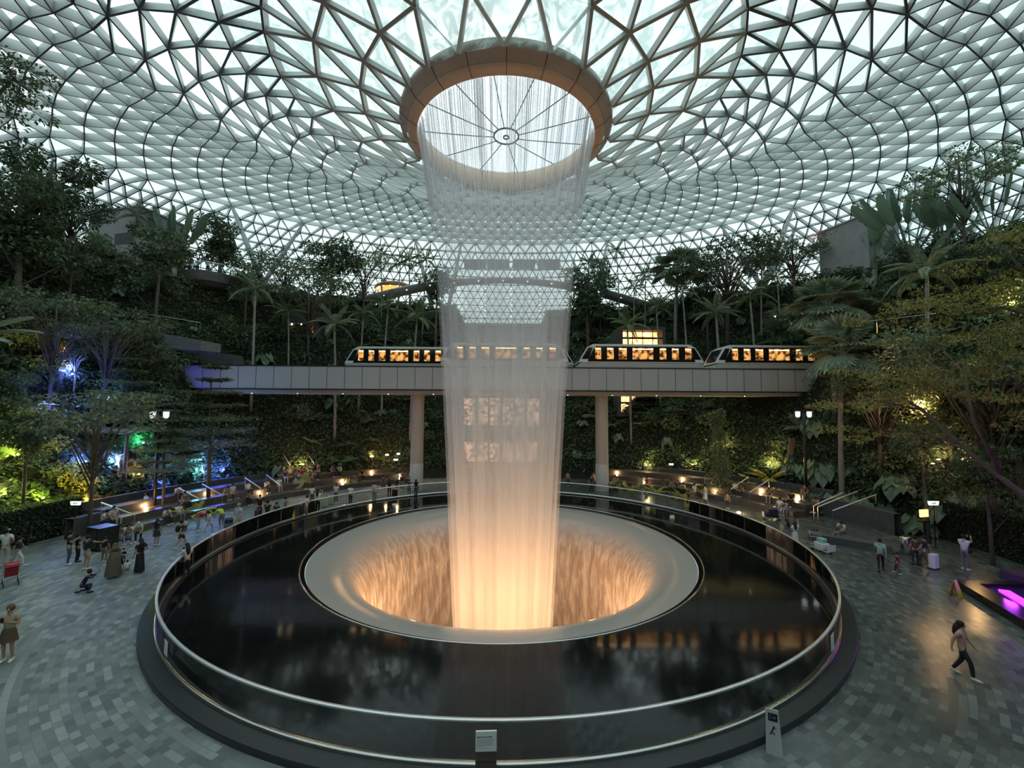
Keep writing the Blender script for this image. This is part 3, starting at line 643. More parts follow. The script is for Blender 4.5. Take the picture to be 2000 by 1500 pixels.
def wall_slab(name, label, pts, zt, zb, th, m=None):
    """curved parapet wall through plan points, tops zt and undersides zb per point"""
    o0 = Vector(pts[0]); g = MB(); n = len(pts); o0.z = 0
    for i, p in enumerate(pts):
        p = Vector(p); nx = Vector(pts[min(i+1, n-1)])-Vector(pts[max(i-1, 0)]); nx.z = 0; s = Vector((-nx.y, nx.x, 0)).normalized()
        if s.y < 0: s = -s
        q = Vector((p.x-o0.x, p.y-o0.y, 0))
        g.v += [tuple(q+Vector((0, 0, zb[i]))), tuple(q+s*th+Vector((0, 0, zb[i]))), tuple(q+s*th+Vector((0, 0, zt[i]))), tuple(q+Vector((0, 0, zt[i])))]
    for i in range(n-1):
        for k in range(4): g.face((i*4+k, i*4+(k+1) % 4, i*4+4+(k+1) % 4, i*4+4+k))
    g.face((0, 1, 2, 3)); k = (n-1)*4; g.face((k+3, k+2, k+1, k))
    o = obj(name, g, m or M_dconc); o.location = (o0.x, o0.y, 0); return tag(o, label, 'wall')
M_stone = mat('grey_stone_blocks', (.135, .145, .148), .8, 0, .25, 2.2, .15)
def wpx(lst, F, name, label, th, m=M_stone):
    pts = []; zt = []; zb = []
    for i, (px, yt, yb) in enumerate(lst):
        f = F[i] if hasattr(F, '__len__') else F; x, y = xyF(px, f); pts.append((x, y, 0)); zt.append(zat(px, yt, x, y)); zb.append(zat(px, yb, x, y))
    return wall_slab(name, label, pts, zt, zb, th, m)
wpx([(262, 646, 668), (300, 650, 676), (345, 656, 682), (385, 664, 684), (425, 672, 688)], [35.7, 36, 36.4, 36.8, 38], 'terrace_wall', 'grey stone terrace wall with hanging creepers above the dark underpass', 2.2)
wpx([(1655, 672, 682), (1700, 664, 680), (1760, 654, 676), (1830, 645, 668), (1905, 640, 655)], [37, 36, 35, 34, 33], 'ramp_wall', 'grey stone ramp wall with railing behind the fan palm', 1.5)
wpx([(345, 690, 722), (400, 690, 722), (452, 692, 722)], 41, 'underpass_wall', 'dark block wall beside the viaduct end under the terrace', 1.5, M_dconc)
wpx([(528, 598, 624), (575, 604, 626), (625, 612, 628)], 51, 'canopy_wall', 'dark stone fascia above the recessed warm-lit bar', 2., M_dconc)
# ------------------------------------------------------------------ viewing balcony
bx, by = xyF(398, 47); bzt = zat(398, 532, bx, by-3)
bal2 = thing('viewing_balcony', 'round stone balcony with glass railing on the upper slope', 'balcony', (bx, by, bzt))
g = MB(); g.lathe([(.01, -1.5), (2.2, -1.35), (2.95, -.9), (3.1, 0), (3.1, .12), (2.9, .12), (2.9, 0), (.01, 0)], 48); obj('slab', g, mat('board_marked_concrete', (.12, .125, .125), .8, 0, .3, 3), bal2)
g = MB(); g.lathe([(3.0, 1.08), (3.0, 1.13), (3.06, 1.13), (3.06, 1.08), (3.0, 1.08)], 48); obj('handrail', g, M_chrome, bal2)
g = MB(); g.lathe([(3.03, .12), (3.03, 1.07)], 48); obj('glass_panel', g, M_glass, bal2)
for i in range(20):
    a = 2*pi*i/20; g = MB(); g.bar((3.03*sin(a), 3.03*cos(a), .1), (3.03*sin(a), 3.03*cos(a), 1.1), .05, .05, (0, 1, 0)); obj('post', g, M_chrome, bal2)
# ------------------------------------------------------------------ recessed warm-lit shops in the slopes
M_bar = emis('orange_bar_interior', (1., .36, .08), 1.5, 0, 1.2, (.12, .04, .015)); M_shop2 = emis('bright_shop_interior', (1., .55, .22), 3.2, 0, 2.4, (.45, .2, .06))
def shop(px0, px1, py0, py1, F, label, m, rows=1, nsp=0):
    xa, ya = xyF(px0, F); xb, _ = xyF(px1, F); cx = (xa+xb)/2; w = xb-xa; zt = zat((px0+px1)/2, py0, cx, ya); zb = zat((px0+px1)/2, py1, cx, ya); h = zt-zb
    t = thing('shopfront', label, 'shop', (cx, ya, zb))
    g = MB(); g.box(-w/2-.3, w/2+.3, 0, 5, h, h+.4); g.box(-w/2-.3, w/2+.3, 0, 5, -.4, 0); g.box(-w/2-.3, -w/2, 0, 5, 0, h); g.box(w/2, w/2+.3, 0, 5, 0, h); obj('frame', g, M_dconc, t)
    g = MB(); g.box(-w/2, w/2, 1.6, 1.7, 0, h); obj('lit_wall', g, m, t)
    g = MB(); n = max(2, int(w/1.2))
    for i in range(n+1): x = -w/2+w*i/n; g.box(x-.04, x+.04, .1, .18, 0, h)
    for r in range(1, rows): g.box(-w/2, w/2, .1, .2, h*r/rows-.12, h*r/rows+.12)
    obj('mullion', g, M_dark, t)
    for i in range(nsp):
        g = MB(); g.ball((-w/2+w*(i+.5)/nsp, .3, h-.12), .09, 8, 6); obj('lamp', g, emis('shop_lamp', (1, .8, .5), 14), t)
    return t
shop(552, 606, 630, 652, 50.5, 'recessed bar glowing orange in the dark slope under the stone fascia', M_bar, 1, 3)
shop(1218, 1298, 644, 676, 51, 'bright warm shop window above the train behind a fan palm', M_shop2, 2)
shop(1213, 1300, 767, 807, 50, 'bright warm shop window right under the viaduct', M_shop2, 2)
shop(1514, 1550, 615, 634, 47, 'small warm-lit recess behind the leafy tree above the last train car', M_shop2, 1, 2)
# ------------------------------------------------------------------ round lit pavilion
kx, ky = xyF(765, 63); kz = ground(kx, ky)
pv = thing('round_pavilion', 'round pavilion with glowing orange ceiling beside the bridge', 'pavilion', (kx, ky, kz))
zr = zat(765, 567, kx, ky)-kz
g = MB(); g.lathe([(.01, zr+.95), (2.2, zr+.85), (2.9, zr+.45), (2.95, zr+.15), (2.8, zr)], 48); obj('roof', g, mat('bronze_roof', (.3, .2, .13), .4, .3, .1, 1), pv, True)
g = MB(); g.lathe([(2.8, zr), (2.3, zr+.32), (.01, zr+.4)], 48); obj('lit_ceiling', g, emis('orange_ceiling', (1., .33, .07), 1.6), pv, True)
for i in range(14):
    a = 2*pi*i/14; g = MB(); g.ball((2.45*sin(a), 2.45*cos(a), zr+.08), .11, 8, 6); obj('lamp', g, emis('pavilion_lamp', (1, .75, .4), 8), pv)
for i in range(6): a = 2*pi*(i+.5)/6; g = MB(); g.tube([(2.5*sin(a), 2.5*cos(a), -.3), (2.5*sin(a), 2.5*cos(a), zr+.1)], .07, 8); obj('post', g, M_dark, pv)
# ------------------------------------------------------------------ foliage building
def leafmat(name, a, b, rough=.45, hue=.12, tl=.25):
    m, nt, out = newmat(name); L = nt.links.new
    p = N(nt, 'ShaderNodeBsdfPrincipled', Roughness=rough); p.inputs['Specular IOR Level'].default_value = .4
    g = N(nt, 'ShaderNodeNewGeometry'); cr = N(nt, 'ShaderNodeValToRGB'); cr.color_ramp.elements[0].color = C4(a); cr.color_ramp.elements[1].color = C4(b)
    oi = N(nt, 'ShaderNodeObjectInfo'); mp = N(nt, 'ShaderNodeMapRange'); mp.inputs[3].default_value = 1-hue*2; mp.inputs[4].default_value = 1+hue*2; L(oi.outputs['Random'], mp.inputs[0])
    L(g.outputs['Random Per Island'], cr.inputs[0]); hs = N(nt, 'ShaderNodeHueSaturation'); L(cr.outputs[0], hs.inputs['Color']); L(mp.outputs[0], hs.inputs['Value']); L(hs.outputs[0], p.inputs['Base Color'])
    t = N(nt, 'ShaderNodeBsdfTranslucent'); L(hs.outputs[0], t.inputs[0]); mx = N(nt, 'ShaderNodeMixShader'); mx.inputs[0].default_value = tl; L(p.outputs[0], mx.inputs[1]); L(t.outputs[0], mx.inputs[2]); L(mx.outputs[0], out.inputs[0])
    return m
LG = leafmat('dark_green_leaf', (0.062, 0.099, 0.056), (0.157, 0.225, 0.119))
LG2 = leafmat('mid_green_leaf', (0.095, 0.153, 0.076), (0.240, 0.307, 0.162))
LGP = leafmat('palm_leaf', (0.144, 0.207, 0.137), (0.337, 0.394, 0.274))
LGY = leafmat('yellow_green_leaf', (0.293, 0.307, 0.064), (0.712, 0.649, 0.151))
LGO = leafmat('olive_leaf', (0.143, 0.169, 0.054), (0.391, 0.372, 0.107))
LGR = leafmat('rust_leaf', (0.357, 0.168, 0.093), (0.853, 0.428, 0.257))
LGB = leafmat('broad_leaf', (0.108, 0.176, 0.127), (0.231, 0.328, 0.224), .3)
M_bark = mat('grey_brown_bark', (.12, .10, .08), .9, 0, .35, 4, .3)
M_palmt = mat('pale_palm_trunk', (.24, .23, .20), .85, 0, .3, 3, .2)
M_cshaft = mat('green_crownshaft', (.14, .2, .07), .5, 0, .2, 2)
def leafpatch(P0, D, U, Ln, Wd, fold=.25, seg=False):
    """batch of folded leaves. P0 base, D direction, U up hint (n,3); returns verts, faces"""
    n = len(P0); D = D/np.linalg.norm(D, axis=1, keepdims=True); S = np.cross(D, U); S /= (np.linalg.norm(S, axis=1, keepdims=True)+1e-9); V = np.cross(S, D)
    Ln = Ln.reshape(-1, 1); Wd = Wd.reshape(-1, 1)
    a = P0; c = P0+D*Ln-V*Ln*.12; l = P0+D*Ln*.45+S*Wd*.5+V*Wd*fold; r = P0+D*Ln*.45-S*Wd*.5+V*Wd*fold
    v = np.stack([a, l, c, r], 1).reshape(-1, 3); b = np.arange(n)*4
    f = np.concatenate([np.stack([b, b+1, b+2], 1), np.stack([b, b+2, b+3], 1)])
    return v, f
def leafmesh(name, vs, fs, m):
    off = 0; V = []; F = []
    for v, f in zip(vs, fs): V.append(v); F.append(f+off); off += len(v)
    V = np.concatenate(V); F = np.concatenate(F)
    me = bpy.data.meshes.new(name); me.vertices.add(len(V)); me.vertices.foreach_set('co', V.astype(np.float32).ravel())
    me.loops.add(len(F)*3); me.loops.foreach_set('vertex_index', F.astype(np.int32).ravel()); me.polygons.add(len(F)); me.polygons.foreach_set('loop_start', np.arange(len(F))*3); me.polygons.foreach_set('loop_total', np.full(len(F), 3))
    me.materials.append(m); me.update(calc_edges=True); me.validate(); return me
def rdir(n, flat=0.):
    d = rng.normal(size=(n, 3)); d /= np.linalg.norm(d, axis=1, keepdims=True); d[:, 2] *= (1-flat); return d
def blob(c, rad, n, ls, flat=.3, droop=.3, aspect=.5):
    """leaves over the outer part of an ellipsoid"""
    d = rdir(n); q = d*(rng.uniform(.55, 1., (n, 1))**.6)*np.array(rad)+np.array(c)
    dd = d*np.array([1, 1, .5])+rng.normal(size=(n, 3))*.5; dd[:, 2] -= droop
    L_ = ls*rng.uniform(.6, 1.3, n); return leafpatch(q, dd, np.tile([0, 0, 1.], (n, 1))+rng.normal(size=(n, 3))*.35, L_, L_*aspect)
def tree_proto(name, h, crown, nclu, nl, ls, m, trunk_r=.13, cb=.4, kind='dense', seed=1, bark=None):
    """crown = radius; cb = crown base as share of height"""
    global rng; rng = np.random.RandomState(seed); t = thing(name, 'x', 'tree')
    g = MB(); lean = rng.normal(size=2)*.02*h
    top = Vector((lean[0], lean[1], h*.93)); g.tube([(0, 0, -.6), (lean[0]*.3, lean[1]*.2, h*.35), (lean[0]*.8, lean[1]*.9, h*.7), top], [trunk_r*1.2, trunk_r, trunk_r*.7, trunk_r*.25], 7)
    V = []; F = []
    if kind == 'dense':
        for i in range(nclu):
            a = rng.rand()*6.28; u = rng.rand(); zc = h*(cb+(1-cb)*(.08+.84*u)); prof = sin(pi*min(1, .18+.82*(1-abs(u-.42)/.62)))**.6 if abs(u-.42) < .62 else .3
            rr = crown*prof*sqrt(rng.rand())*.85; c = (rr*cos(a)+lean[0]*u, rr*sin(a)+lean[1]*u, zc); s = crown*rng.uniform(.26, .42)
            v, f = blob(c, (s, s, s*.62), nl, ls); V.append(v); F.append(f)
            if i % 3 == 0: z0 = zc-rr*.7-.1*h; g.tube([(lean[0]*z0/h, lean[1]*z0/h, max(h*.2, z0)), tuple(np.array(c)*.96)], [trunk_r*.4, trunk_r*.12], 5)
    elif kind == 'tier':
        nt_ = nclu
        for i in range(nt_):
            u = i/(nt_-1); z = h*(cb+(1-cb)*u); R_ = crown*(1-.72*u**1.3)*rng.uniform(.8, 1.1); nb = 7
            for b in range(nb):
                a = 2*pi*b/nb+rng.rand()*.6+i; e = np.array([R_*cos(a), R_*sin(a), z+.1*R_*rng.rand()])
                g.tube([(lean[0]*u, lean[1]*u, z-.12*R_), tuple(e)], [trunk_r*.3, .015], 4)
                n = nl//nb; w = rng.rand(n)**.7; q = e*w[:, None]+np.array([lean[0]*u, lean[1]*u, z-.05*R_])*(1-w[:, None]); q += rng.normal(size=(n, 3))*np.array([.22, .22, .05])*R_*.6
                dd = rng.normal(size=(n, 3))*np.array([1, 1, .25])+np.array([cos(a), sin(a), 0]); L_ = ls*rng.uniform(.6, 1.3, n); v, f = leafpatch(q, dd, np.tile([0, 0, 1.], (n, 1))+rng.normal(size=(n, 3))*.3, L_, L_*.5); V.append(v); F.append(f)
    elif kind == 'open':   # umbrella of sprays on fanning branches
        for i in range(nclu):
            a = 2*pi*i/nclu+rng.rand()*.7; u = rng.rand(); R_ = crown*(.35+.65*sqrt(rng.rand())); z = h*(cb+(1-cb)*(.55+.4*rng.rand()))-R_*.16; c = (R_*cos(a), R_*sin(a), z)
            zs = h*rng.uniform(.3, .6); g.tube([(lean[0]*.4, lean[1]*.4, zs), (c[0]*.45, c[1]*.45, zs+(z-zs)*.65), c], [trunk_r*.5, trunk_r*.28, .02], 5)
            s = crown*rng.uniform(.2, .34); v, f = blob(c, (s, s, s*.3), nl, ls, .3, .15); V.append(v); F.append(f)
    obj('trunk', g, bark or M_bark, t, True); link('foliage', leafmesh('foliage', V, F, m), t); return t
def frond_feather(Lf, droop, m, nlf=34, lw=.022, ll=.62):
    """pinnate palm leaf along +x"""
    pts = [np.array([Lf*s*(1-.12*droop*s), 0, Lf*(.42*s-(.38+.5*droop)*s*s)]) for s in np.linspace(0, 1, 9)]
    g = MB(); g.tube([tuple(p) for p in pts], [.035, .03, .027, .024, .02, .017, .014, .01, .006], 4)
    P0 = []; D = []; LL = []
    for i in range(nlf):
        s = .16+.84*i/(nlf-1); x = s*8; k = min(7, int(x)); p = pts[k]+(pts[k+1]-pts[k])*(x-k); tg = (pts[k+1]-pts[k]); tg = tg/np.linalg.norm(tg)
        for sd in (-1, 1):
            P0.append(p); D.append(tg*(.55+.6*s)+np.array([0, sd, 0])+np.array([0, 0, -.32-.25*droop])); LL.append(ll*Lf/3*sin(pi*(.12+.83*s))**.6)
    v, f = leafpatch(np.array(P0), np.array(D), np.tile([0, 0, 1.], (len(P0), 1)), np.array(LL), np.array(LL)*.085+lw, .15)
    o = len(g.v); g.v += [tuple(q) for q in v]
    for q in f: g.face(tuple(int(z)+o for z in q))
    return g.mesh('frond', m)
def frond_fan(Lf, droop, m, seg=22, stalk=.55):
    g = MB(); e = np.array([Lf*stalk, 0, Lf*stalk*(.35-.5*droop)]); g.tube([(0, 0, 0), tuple(e*.5+np.array([0, 0, .06*Lf])), tuple(e)], .022, 4)
    tg = np.array([1, 0, .1-1.0*droop]); tg = tg/np.linalg.norm(tg); up = np.cross(tg, [0, 1, 0]); up = -up if up[2] < 0 else up
    P0 = []; D = []; LL = []
    for i in range(seg):
        a = (i/(seg-1)-.5)*RD(250); P0.append(e); D.append(tg*cos(a)+np.array([0, 1, 0])*sin(a)+up*(-.10)); LL.append(Lf*.5*(.72+.28*cos(a*.6)))
    LL = np.array(LL); v, f = leafpatch(np.array(P0), np.array(D), np.tile(up, (seg, 1)), LL, LL*.30, .1)
    o = len(g.v); g.v += [tuple(q) for q in v]
    for q in f: g.face(tuple(int(z)+o for z in q))
    return g.mesh('frond', m)
def paddle(Lf, Wf, stalk, m, curl=.15, tear=True):
    """big banana-like leaf along +z leaning to +x"""
    g = MB(); g.tube([(0, 0, 0), (stalk*.03, 0, stalk*.5), (stalk*.1, 0, stalk)], [.06, .045, .035], 5); n = 10; base = len(g.v)
    for i in range(n+1):
        s = i/n; w = Wf*.5*sin(pi*min(1, .06+.9*s))**.55*(1 if s < .97 else .5); x = stalk*.1+Lf*curl*s*s; z = stalk+Lf*s*(1-.1*s)
        jag = .0 if not tear else (.1*Wf*((i % 2)-.5))
        g.v += [(x+.06, -w-jag, z), (x-.03, 0, z), (x+.06, w+jag, z)]
    for i in range(n):
        for k in range(2): a = base+i*3+k; g.face((a, a+1, a+4, a+3))
    return g.mesh('leaf', m)
def palm_proto(name, h, fr, nf=11, m=None, tr=.11, shaft=True, seed=2, fan=False, lean=.03, skirt=False):
    global rng; rng = np.random.RandomState(seed); t = thing(name, 'x', 'palm tree'); m = m or LGP
    lx = lean*h; g = MB(); n = 10; g.tube([(lx*(s*s), 0, -.6+(h+.6)*s) for s in np.linspace(0, 1, n)], [tr*(1.25-.35*s)+(.012 if i % 2 else 0) for i, s in enumerate(np.linspace(0, 1, n))], 8); obj('trunk', g, M_palmt, t, True)
    if shaft: g = MB(); g.tube([(lx, 0, h-.05), (lx, 0, h+.45), (lx, 0, h+.95)], [tr*1.0, tr*.95, tr*.35], 8); obj('crownshaft', g, M_cshaft, t, True)
    z = h+(.8 if shaft else 0)
    ms = [frond_fan(fr, d, m) if fan else frond_feather(fr, d, m) for d in (.0, .45, .95)]
    for i in range(nf):
        a = i*2.4; lv = i/(nf-1); k = 0 if lv < .3 else 1 if lv < .7 else 2
        o = link('frond', ms[k], t); o.location = (lx, 0, z-.12*lv); o.rotation_euler = (0, -RD(52-62*lv)+rng.uniform(-.12, .12), a)
    return t
def travel_proto(name, h, nl, seed=3, fan=100):
    global rng; rng = np.random.RandomState(seed); t = thing(name, 'x', 'palm tree')
    g = MB(); g.tube([(0, 0, -.5), (0, 0, h*.22)], [.2, .17], 8); obj('trunk', g, M_palmt, t, True)
    ms = [paddle(h*.46, h*.135, h*.42, LGB, .08), paddle(h*.40, h*.125, h*.40, LGB, .22)]
    for i in range(nl):
        a = (i/(nl-1)-.5)*RD(fan); o = link('leaf', ms[i % 2], t); o.location = (sin(a)*.15, 0, h*.18); o.rotation_euler = (rng.uniform(-.15, .15), a, rng.uniform(-.6, .6)*.4)
    return t
def shrub_proto(name, r, nl, ls, m, asp=.5, h=.8, seed=4):
    global rng; rng = np.random.RandomState(seed); V = []; F = []
    for i in range(7): a = i*2.4; rr = r*.5*(i/7)**.5; v, f = blob((rr*cos(a), rr*sin(a), r*h*rng.uniform(.35, .75)), (r*.6, r*.6, r*h*.5), nl//7, ls, aspect=asp); V.append(v); F.append(f)
    return leafmesh(name, V, F, m)
def rosette_mesh(name, r, n, m, kind='fern', seed=5):
    global rng; rng = np.random.RandomState(seed); g = MB()
    for i in range(n):
        a = i*2.4; el = rng.uniform(.25, 1.1)
        if kind == 'fern': me = frond_feather(r*1.15, rng.uniform(.1, .8), m, 16, .03, .7)
        elif kind == 'fan': me = frond_fan(r*1.3, rng.uniform(.0, .7), m, 14)
        else: me = None
        M4 = Matrix.Rotation(a, 4, 'Z') @ Matrix.Rotation(-el*.7, 4, 'Y')
        if me is None:   # big heart-shaped leaf on a stalk
            st = r*rng.uniform(.5, .95); M4 = Matrix.Rotation(a, 4, 'Z') @ Matrix.Rotation(el*.75, 4, 'Y'); L_ = r*.62; q = MB()
            q.tube([(0, 0, 0), (0, 0, st)], .02, 4); b = len(q.v); prof = [(-.22, .28), (.05, .42), (.35, .40), (.65, .26), (1., 0.)]
            q.v += [(0, 0, st)]+[(L_*x*.9, s*L_*w, st+.1*L_-L_*x*.45-.06*L_*(w > .35)) for x, w in prof[:-1] for s in (-1, 1)]+[(L_*.9, 0, st-L_*.5)]+[(L_*x*.9, 0, st+.02*L_-L_*x*.45) for x, w in prof[1:-1]]
            # centre ridge indexes
            c = [b, b+10, b+11, b+12, b+9]; Lf_ = [b+1, b+3, b+5, b+7]; Rt = [b+2, b+4, b+6, b+8]
            for sid in (Lf_, Rt):
                q.face((c[0], sid[0], sid[1], c[1])); q.face((c[1], sid[1], sid[2], c[2])); q.face((c[2], sid[2], sid[3], c[3])); q.face((c[3], sid[3], c[4]))
            src = q.v; sf = q.f
        else: src = [tuple(v.co) for v in me.vertices]; sf = [tuple(p.vertices) for p in me.polygons]; bpy.data.meshes.remove(me)
        o = len(g.v); g.v += [tuple(M4 @ Vector(v)) for v in src]
        for f in sf: g.face(tuple(x+o for x in f))
    return g.mesh(name, m)
PB = []   # prototypes are removed again unless placed
def place(proto, x, y, z, s, label, rz=None, group=None, name=None, cat=None, tilt=0.):
    if not proto.get('used'): o = proto; proto['used'] = 1
    else: o = dup(proto); del o['used']
    o.location = (x, y, z); o.scale = (s, s, s) if not hasattr(s, '__len__') else s; o.rotation_euler = (tilt, 0, random.uniform(0, 6.28) if rz is None else rz)
    o['label'] = label
    if group: o['group'] = group
    elif 'group' in o: del o['group']
    if cat: o['category'] = cat
    return o
FAM = {}
def put(proto, ph, px, ytop, F, label, rz=None, group=None, dx=0., sx=1., zmin=None):
    """stand a plant of nominal height ph on the ground at image column px and depth F so that its top reaches ytop"""
    x, y = xyF(px, F); z = ground(x, y); zt = zat(px, ytop, x, y)
    if proto.name in FAM:
        ph, proto = min(FAM[proto.name], key=lambda q: abs(math.log(q[0]/max(.5, zt-z))))
    s = max(.25, (zt-z)/ph)
    return place(proto, x, y, z-.1, (s*sx, s*sx, s), label, rz, group)
T_dense = tree_proto('leafy_tree', 8, 2.6, 34, 130, .30, LG, .15, .35, 'dense', 11)
T_slim = tree_proto('slender_tree', 8, 1.7, 22, 110, .26, LG, .10, .42, 'dense', 12)
T_feath = tree_proto('feathery_tree', 8, 2.6, 24, 90, .22, LG2, .09, .4, 'open', 13)
T_tier = tree_proto('tiered_tree', 9, 2.3, 7, 980, .21, LG2, .11, .45, 'tier', 14)
T_flat = tree_proto('flat_crowned_tree', 7, 3.0, 30, 110, .24, LG, .13, .5, 'open', 15)
T_rust = tree_proto('rust_leaved_tree', 6, 2.4, 22, 70, .22, LGR, .11, .35, 'open', 16)
T_feather = palm_proto('feather_palm', 6, 2.6, 13, LGP, .11, True, 21)
T_areca = palm_proto('small_feather_palm', 4, 2.2, 10, LG2, .07, True, 22)
T_fan = palm_proto('fan_palm', 5, 3.0, 20, LGP, .14, False, 23, True)
FAM['feather_palm'] = [(7.4, T_feather)]+[(h_+1.4, palm_proto('feather_palm', h_, 2.8, 14, LGP, .12, True, 24+h_)) for h_ in (9, 12)]
FAM['small_feather_palm'] = [(5.3, T_areca)]+[(h_+1.3, palm_proto('small_feather_palm', h_, 2.1, 11, LG2, .07, True, 24+h_)) for h_ in (7, 11)]
FAM['fan_palm'] = [(6.2, T_fan)]+[(h_+1.2, palm_proto('fan_palm', h_, 3.2, 22, LGP, .15, False, 24+h_, True)) for h_ in (8, 11)]
T_trav = travel_proto('travellers_palm', 6, 12, 31, 110)
T_trav2 = travel_proto('travellers_palm', 6, 7, 32, 42)
# ------------------------------------------------------------------ trees on the crest, seen against the roof
D = put
D(T_dense, 8, 415, 418, 47, 'round dark tree behind the viewing balcony')
D(T_slim, 8, 636, 462, 53, 'dark slender tree standing between the leaning strut and the pavilion palms', sx=1.25)
D(T_feath, 8, 545, 482, 50, 'feathery tree crown spreading behind the leaning struts')
D(T_feath, 8, 598, 520, 49, 'low feathery tree on the crest right beside the dark slender tree')
D(T_feath, 8, 704, 484, 56, 'sparse feathery tree on the crest beside the pavilion')
D(T_slim, 8, 470, 500, 46, 'slender tree at the foot of the tall leaning strut')
D(T_slim, 8, 848, 518, 57, 'small dark tree at the bridge end west of the water')
for px, yt, F, w in ((740, 486, 58, 'westernmost'), (772, 505, 59, 'second'), (796, 500, 60, 'third'), (822, 498, 58, 'easternmost')):
    D(T_areca, 5.6, px, yt, F, 'thin-trunked palm in front of the round pavilion, %s of four' % w, group='palms by the round pavilion')
for px, yt, F, sx, lab in ((1148, 505, 58, .9, 'palm-topped plant at the east end of the bridge closest to the water'), (1212, 484, 59, 1., 'tall palm over the bridge railing east of the water'), (1262, 530, 56, .8, 'small palm below the east end of the bridge, first from the water'), (1240, 552, 55, .8, 'small palm tucked under the bridge end beside the lit shop')):
    D(T_areca, 5.6, px, yt, F, lab, sx=sx)
D(T_slim, 8, 1174, 498, 59, 'narrow dark tree between two palms over the bridge railing', sx=.7)
D(T_dense, 8, 1150, 532, 58, 'round dark bush-like tree behind the bridge railing', sx=1.2)
D(T_fan, 6.2, 1322, 512, 54, 'shaggy fan palm clump on the crest above the third train car', sx=1.5)
D(T_flat, 7, 1425, 472, 49, 'flat-crowned tree in front of the leaning strut pair')
D(T_slim, 8, 1386, 525, 50, 'slender tree below the flat-crowned tree')
D(T_flat, 7, 1560, 466, 47, 'wide dark tree between the leaning strut and the rust-leaved tree')
D(T_rust, 6, 1652, 438, 46, 'rust-leaved tree lit orange beside the concrete block')
D(T_areca, 5.6, 1492, 505, 47, 'palm at the foot of the leaning strut pair')
D(T_areca, 5.6, 1530, 530, 45, 'palm below the white terrace railing')
D(T_trav2, 6.6, 325, 385, 43, 'travellers palm with upright paddle leaves between the concrete block and the round dark tree', rz=.1)
D(T_trav, 6.6, 1800, 330, 38, 'large travellers palm fanning above the concrete block', rz=-.1)
D(T_trav, 6.6, 1968, 318, 33, 'travellers palm leaning out at the edge of the view', rz=-.5)
D(T_trav2, 6.6, 1722, 400, 41, 'short travellers palm in front of the concrete block', rz=.6)
D(T_trav, 6.6, 1868, 360, 36, 'travellers palm between the two largest ones', rz=.3)
D(T_feath, 8, 1905, 285, 34, 'tall sparse tree rising above the travellers palms')
D(T_feather, 7.4, 240, 405, 41, 'arching palm in front of the concrete block with dark vents')
D(T_slim, 8, 292, 428, 38, 'slim tree with bare lower trunk below the travellers palm on the open slope')
D(T_flat, 7, 112, 372, 36, 'spreading dark tree beside the concrete block under the roof corner')
D(T_dense, 8, 52, 275, 33, 'tall dark tree at the edge of the view reaching the roof')
D(T_dense, 8, 18, 330, 30, 'dense dark tree cut by the frame edge above the banana leaves')
D(T_feath, 8, 118, 430, 33, 'feathery tree below the spreading dark tree')
# slopes, mid level
D(T_feather, 7.4, 490, 548, 42.5, 'tall single palm with pale trunk in front of the dark slope')
D(T_feather, 7.4, 655, 622, 46.2, 'drooping palm rising beside the far-track train car')
for px, yt, F, lab in ((745, 588, 50, 'palm on the slope under the west end of the bridge, nearest the pavilion'), (802, 606, 50, 'palm on the slope close to the western edge of the water'), (700, 600, 49, 'palm on the slope just beside the drooping palm'), (560, 600, 47, 'young palm hiding part of the orange bar')):
    D(T_areca, 5.6, px, yt, F, lab, sx=1.25)
for px, yt, F, lab in ((1345, 560, 49, 'palm with fluffy crown above the third train car'), (1408, 598, 46.5, 'palm with drooping fronds directly above the gap between the two near train cars'), (1290, 590, 50, 'palm crown hiding the bright shop above the train'), (1478, 560, 45, 'palm on the slope above the last train car'), (1232, 622, 49, 'low palm at the foot of the bright shop above the train')):
    D(T_areca if px != 1408 else T_feather, 5.6 if px != 1408 else 7.4, px, yt, F, lab, sx=1.2)
D(T_feather, 7.4, 1818, 508, 32, 'broad pale palm on the slope above the stone ramp wall')
D(T_slim, 8, 1532, 605, 43, 'leafy lit tree over the last train car hiding the small recess', sx=1.3)
D(T_slim, 8, 1610, 560, 42, 'slender tree behind the fan palm crown')
D(T_slim, 8, 1722, 555, 36, 'slender tree behind the stone ramp wall')
D(T_fan, 6.2, 1632, 578, 36.5, 'upper fan palm standing behind its taller-trunked neighbour', sx=1.3)
D(T_fan, 6.2, 1637, 660, 33, 'big fan palm with long bare trunk in front of the train', sx=.92)
# left forest
D(T_tier, 9, 416, 715, 33.5, 'tiered tree in front of the viaduct with a pale trunk rising from the seating steps', sx=1.)
D(T_tier, 9, 250, 700, 31, 'tiered tree deep in the blue-lit grove')
D(T_feath, 8, 95, 560, 29, 'broad feathery tree filling the slope below the banana leaves')
D(T_feath, 8, 205, 590, 31, 'feathery tree with thin crown beside the mid-slope railing')
D(T_feath, 8, 190, 745, 26, 'tree with long bare trunk beside the loudspeaker')
D(T_dense, 8, 20, 720, 26, 'dark tree above the yellow-lit planting')
D(T_dense, 8, 130, 640, 31, 'dense tree beside the orange and blue uplights')
D(T_dense, 8, 300, 672, 34, 'dense dark tree where the viaduct meets the slope')
D(T_dense, 8, 235, 640, 33, 'dense tree under the mid-slope railing')
D(T_tier, 9, 330, 800, 31, 'short tiered tree beside the twin-lamp post')
D(T_slim, 8, 60, 800, 25, 'slender tree in front of the yellow-lit planting')
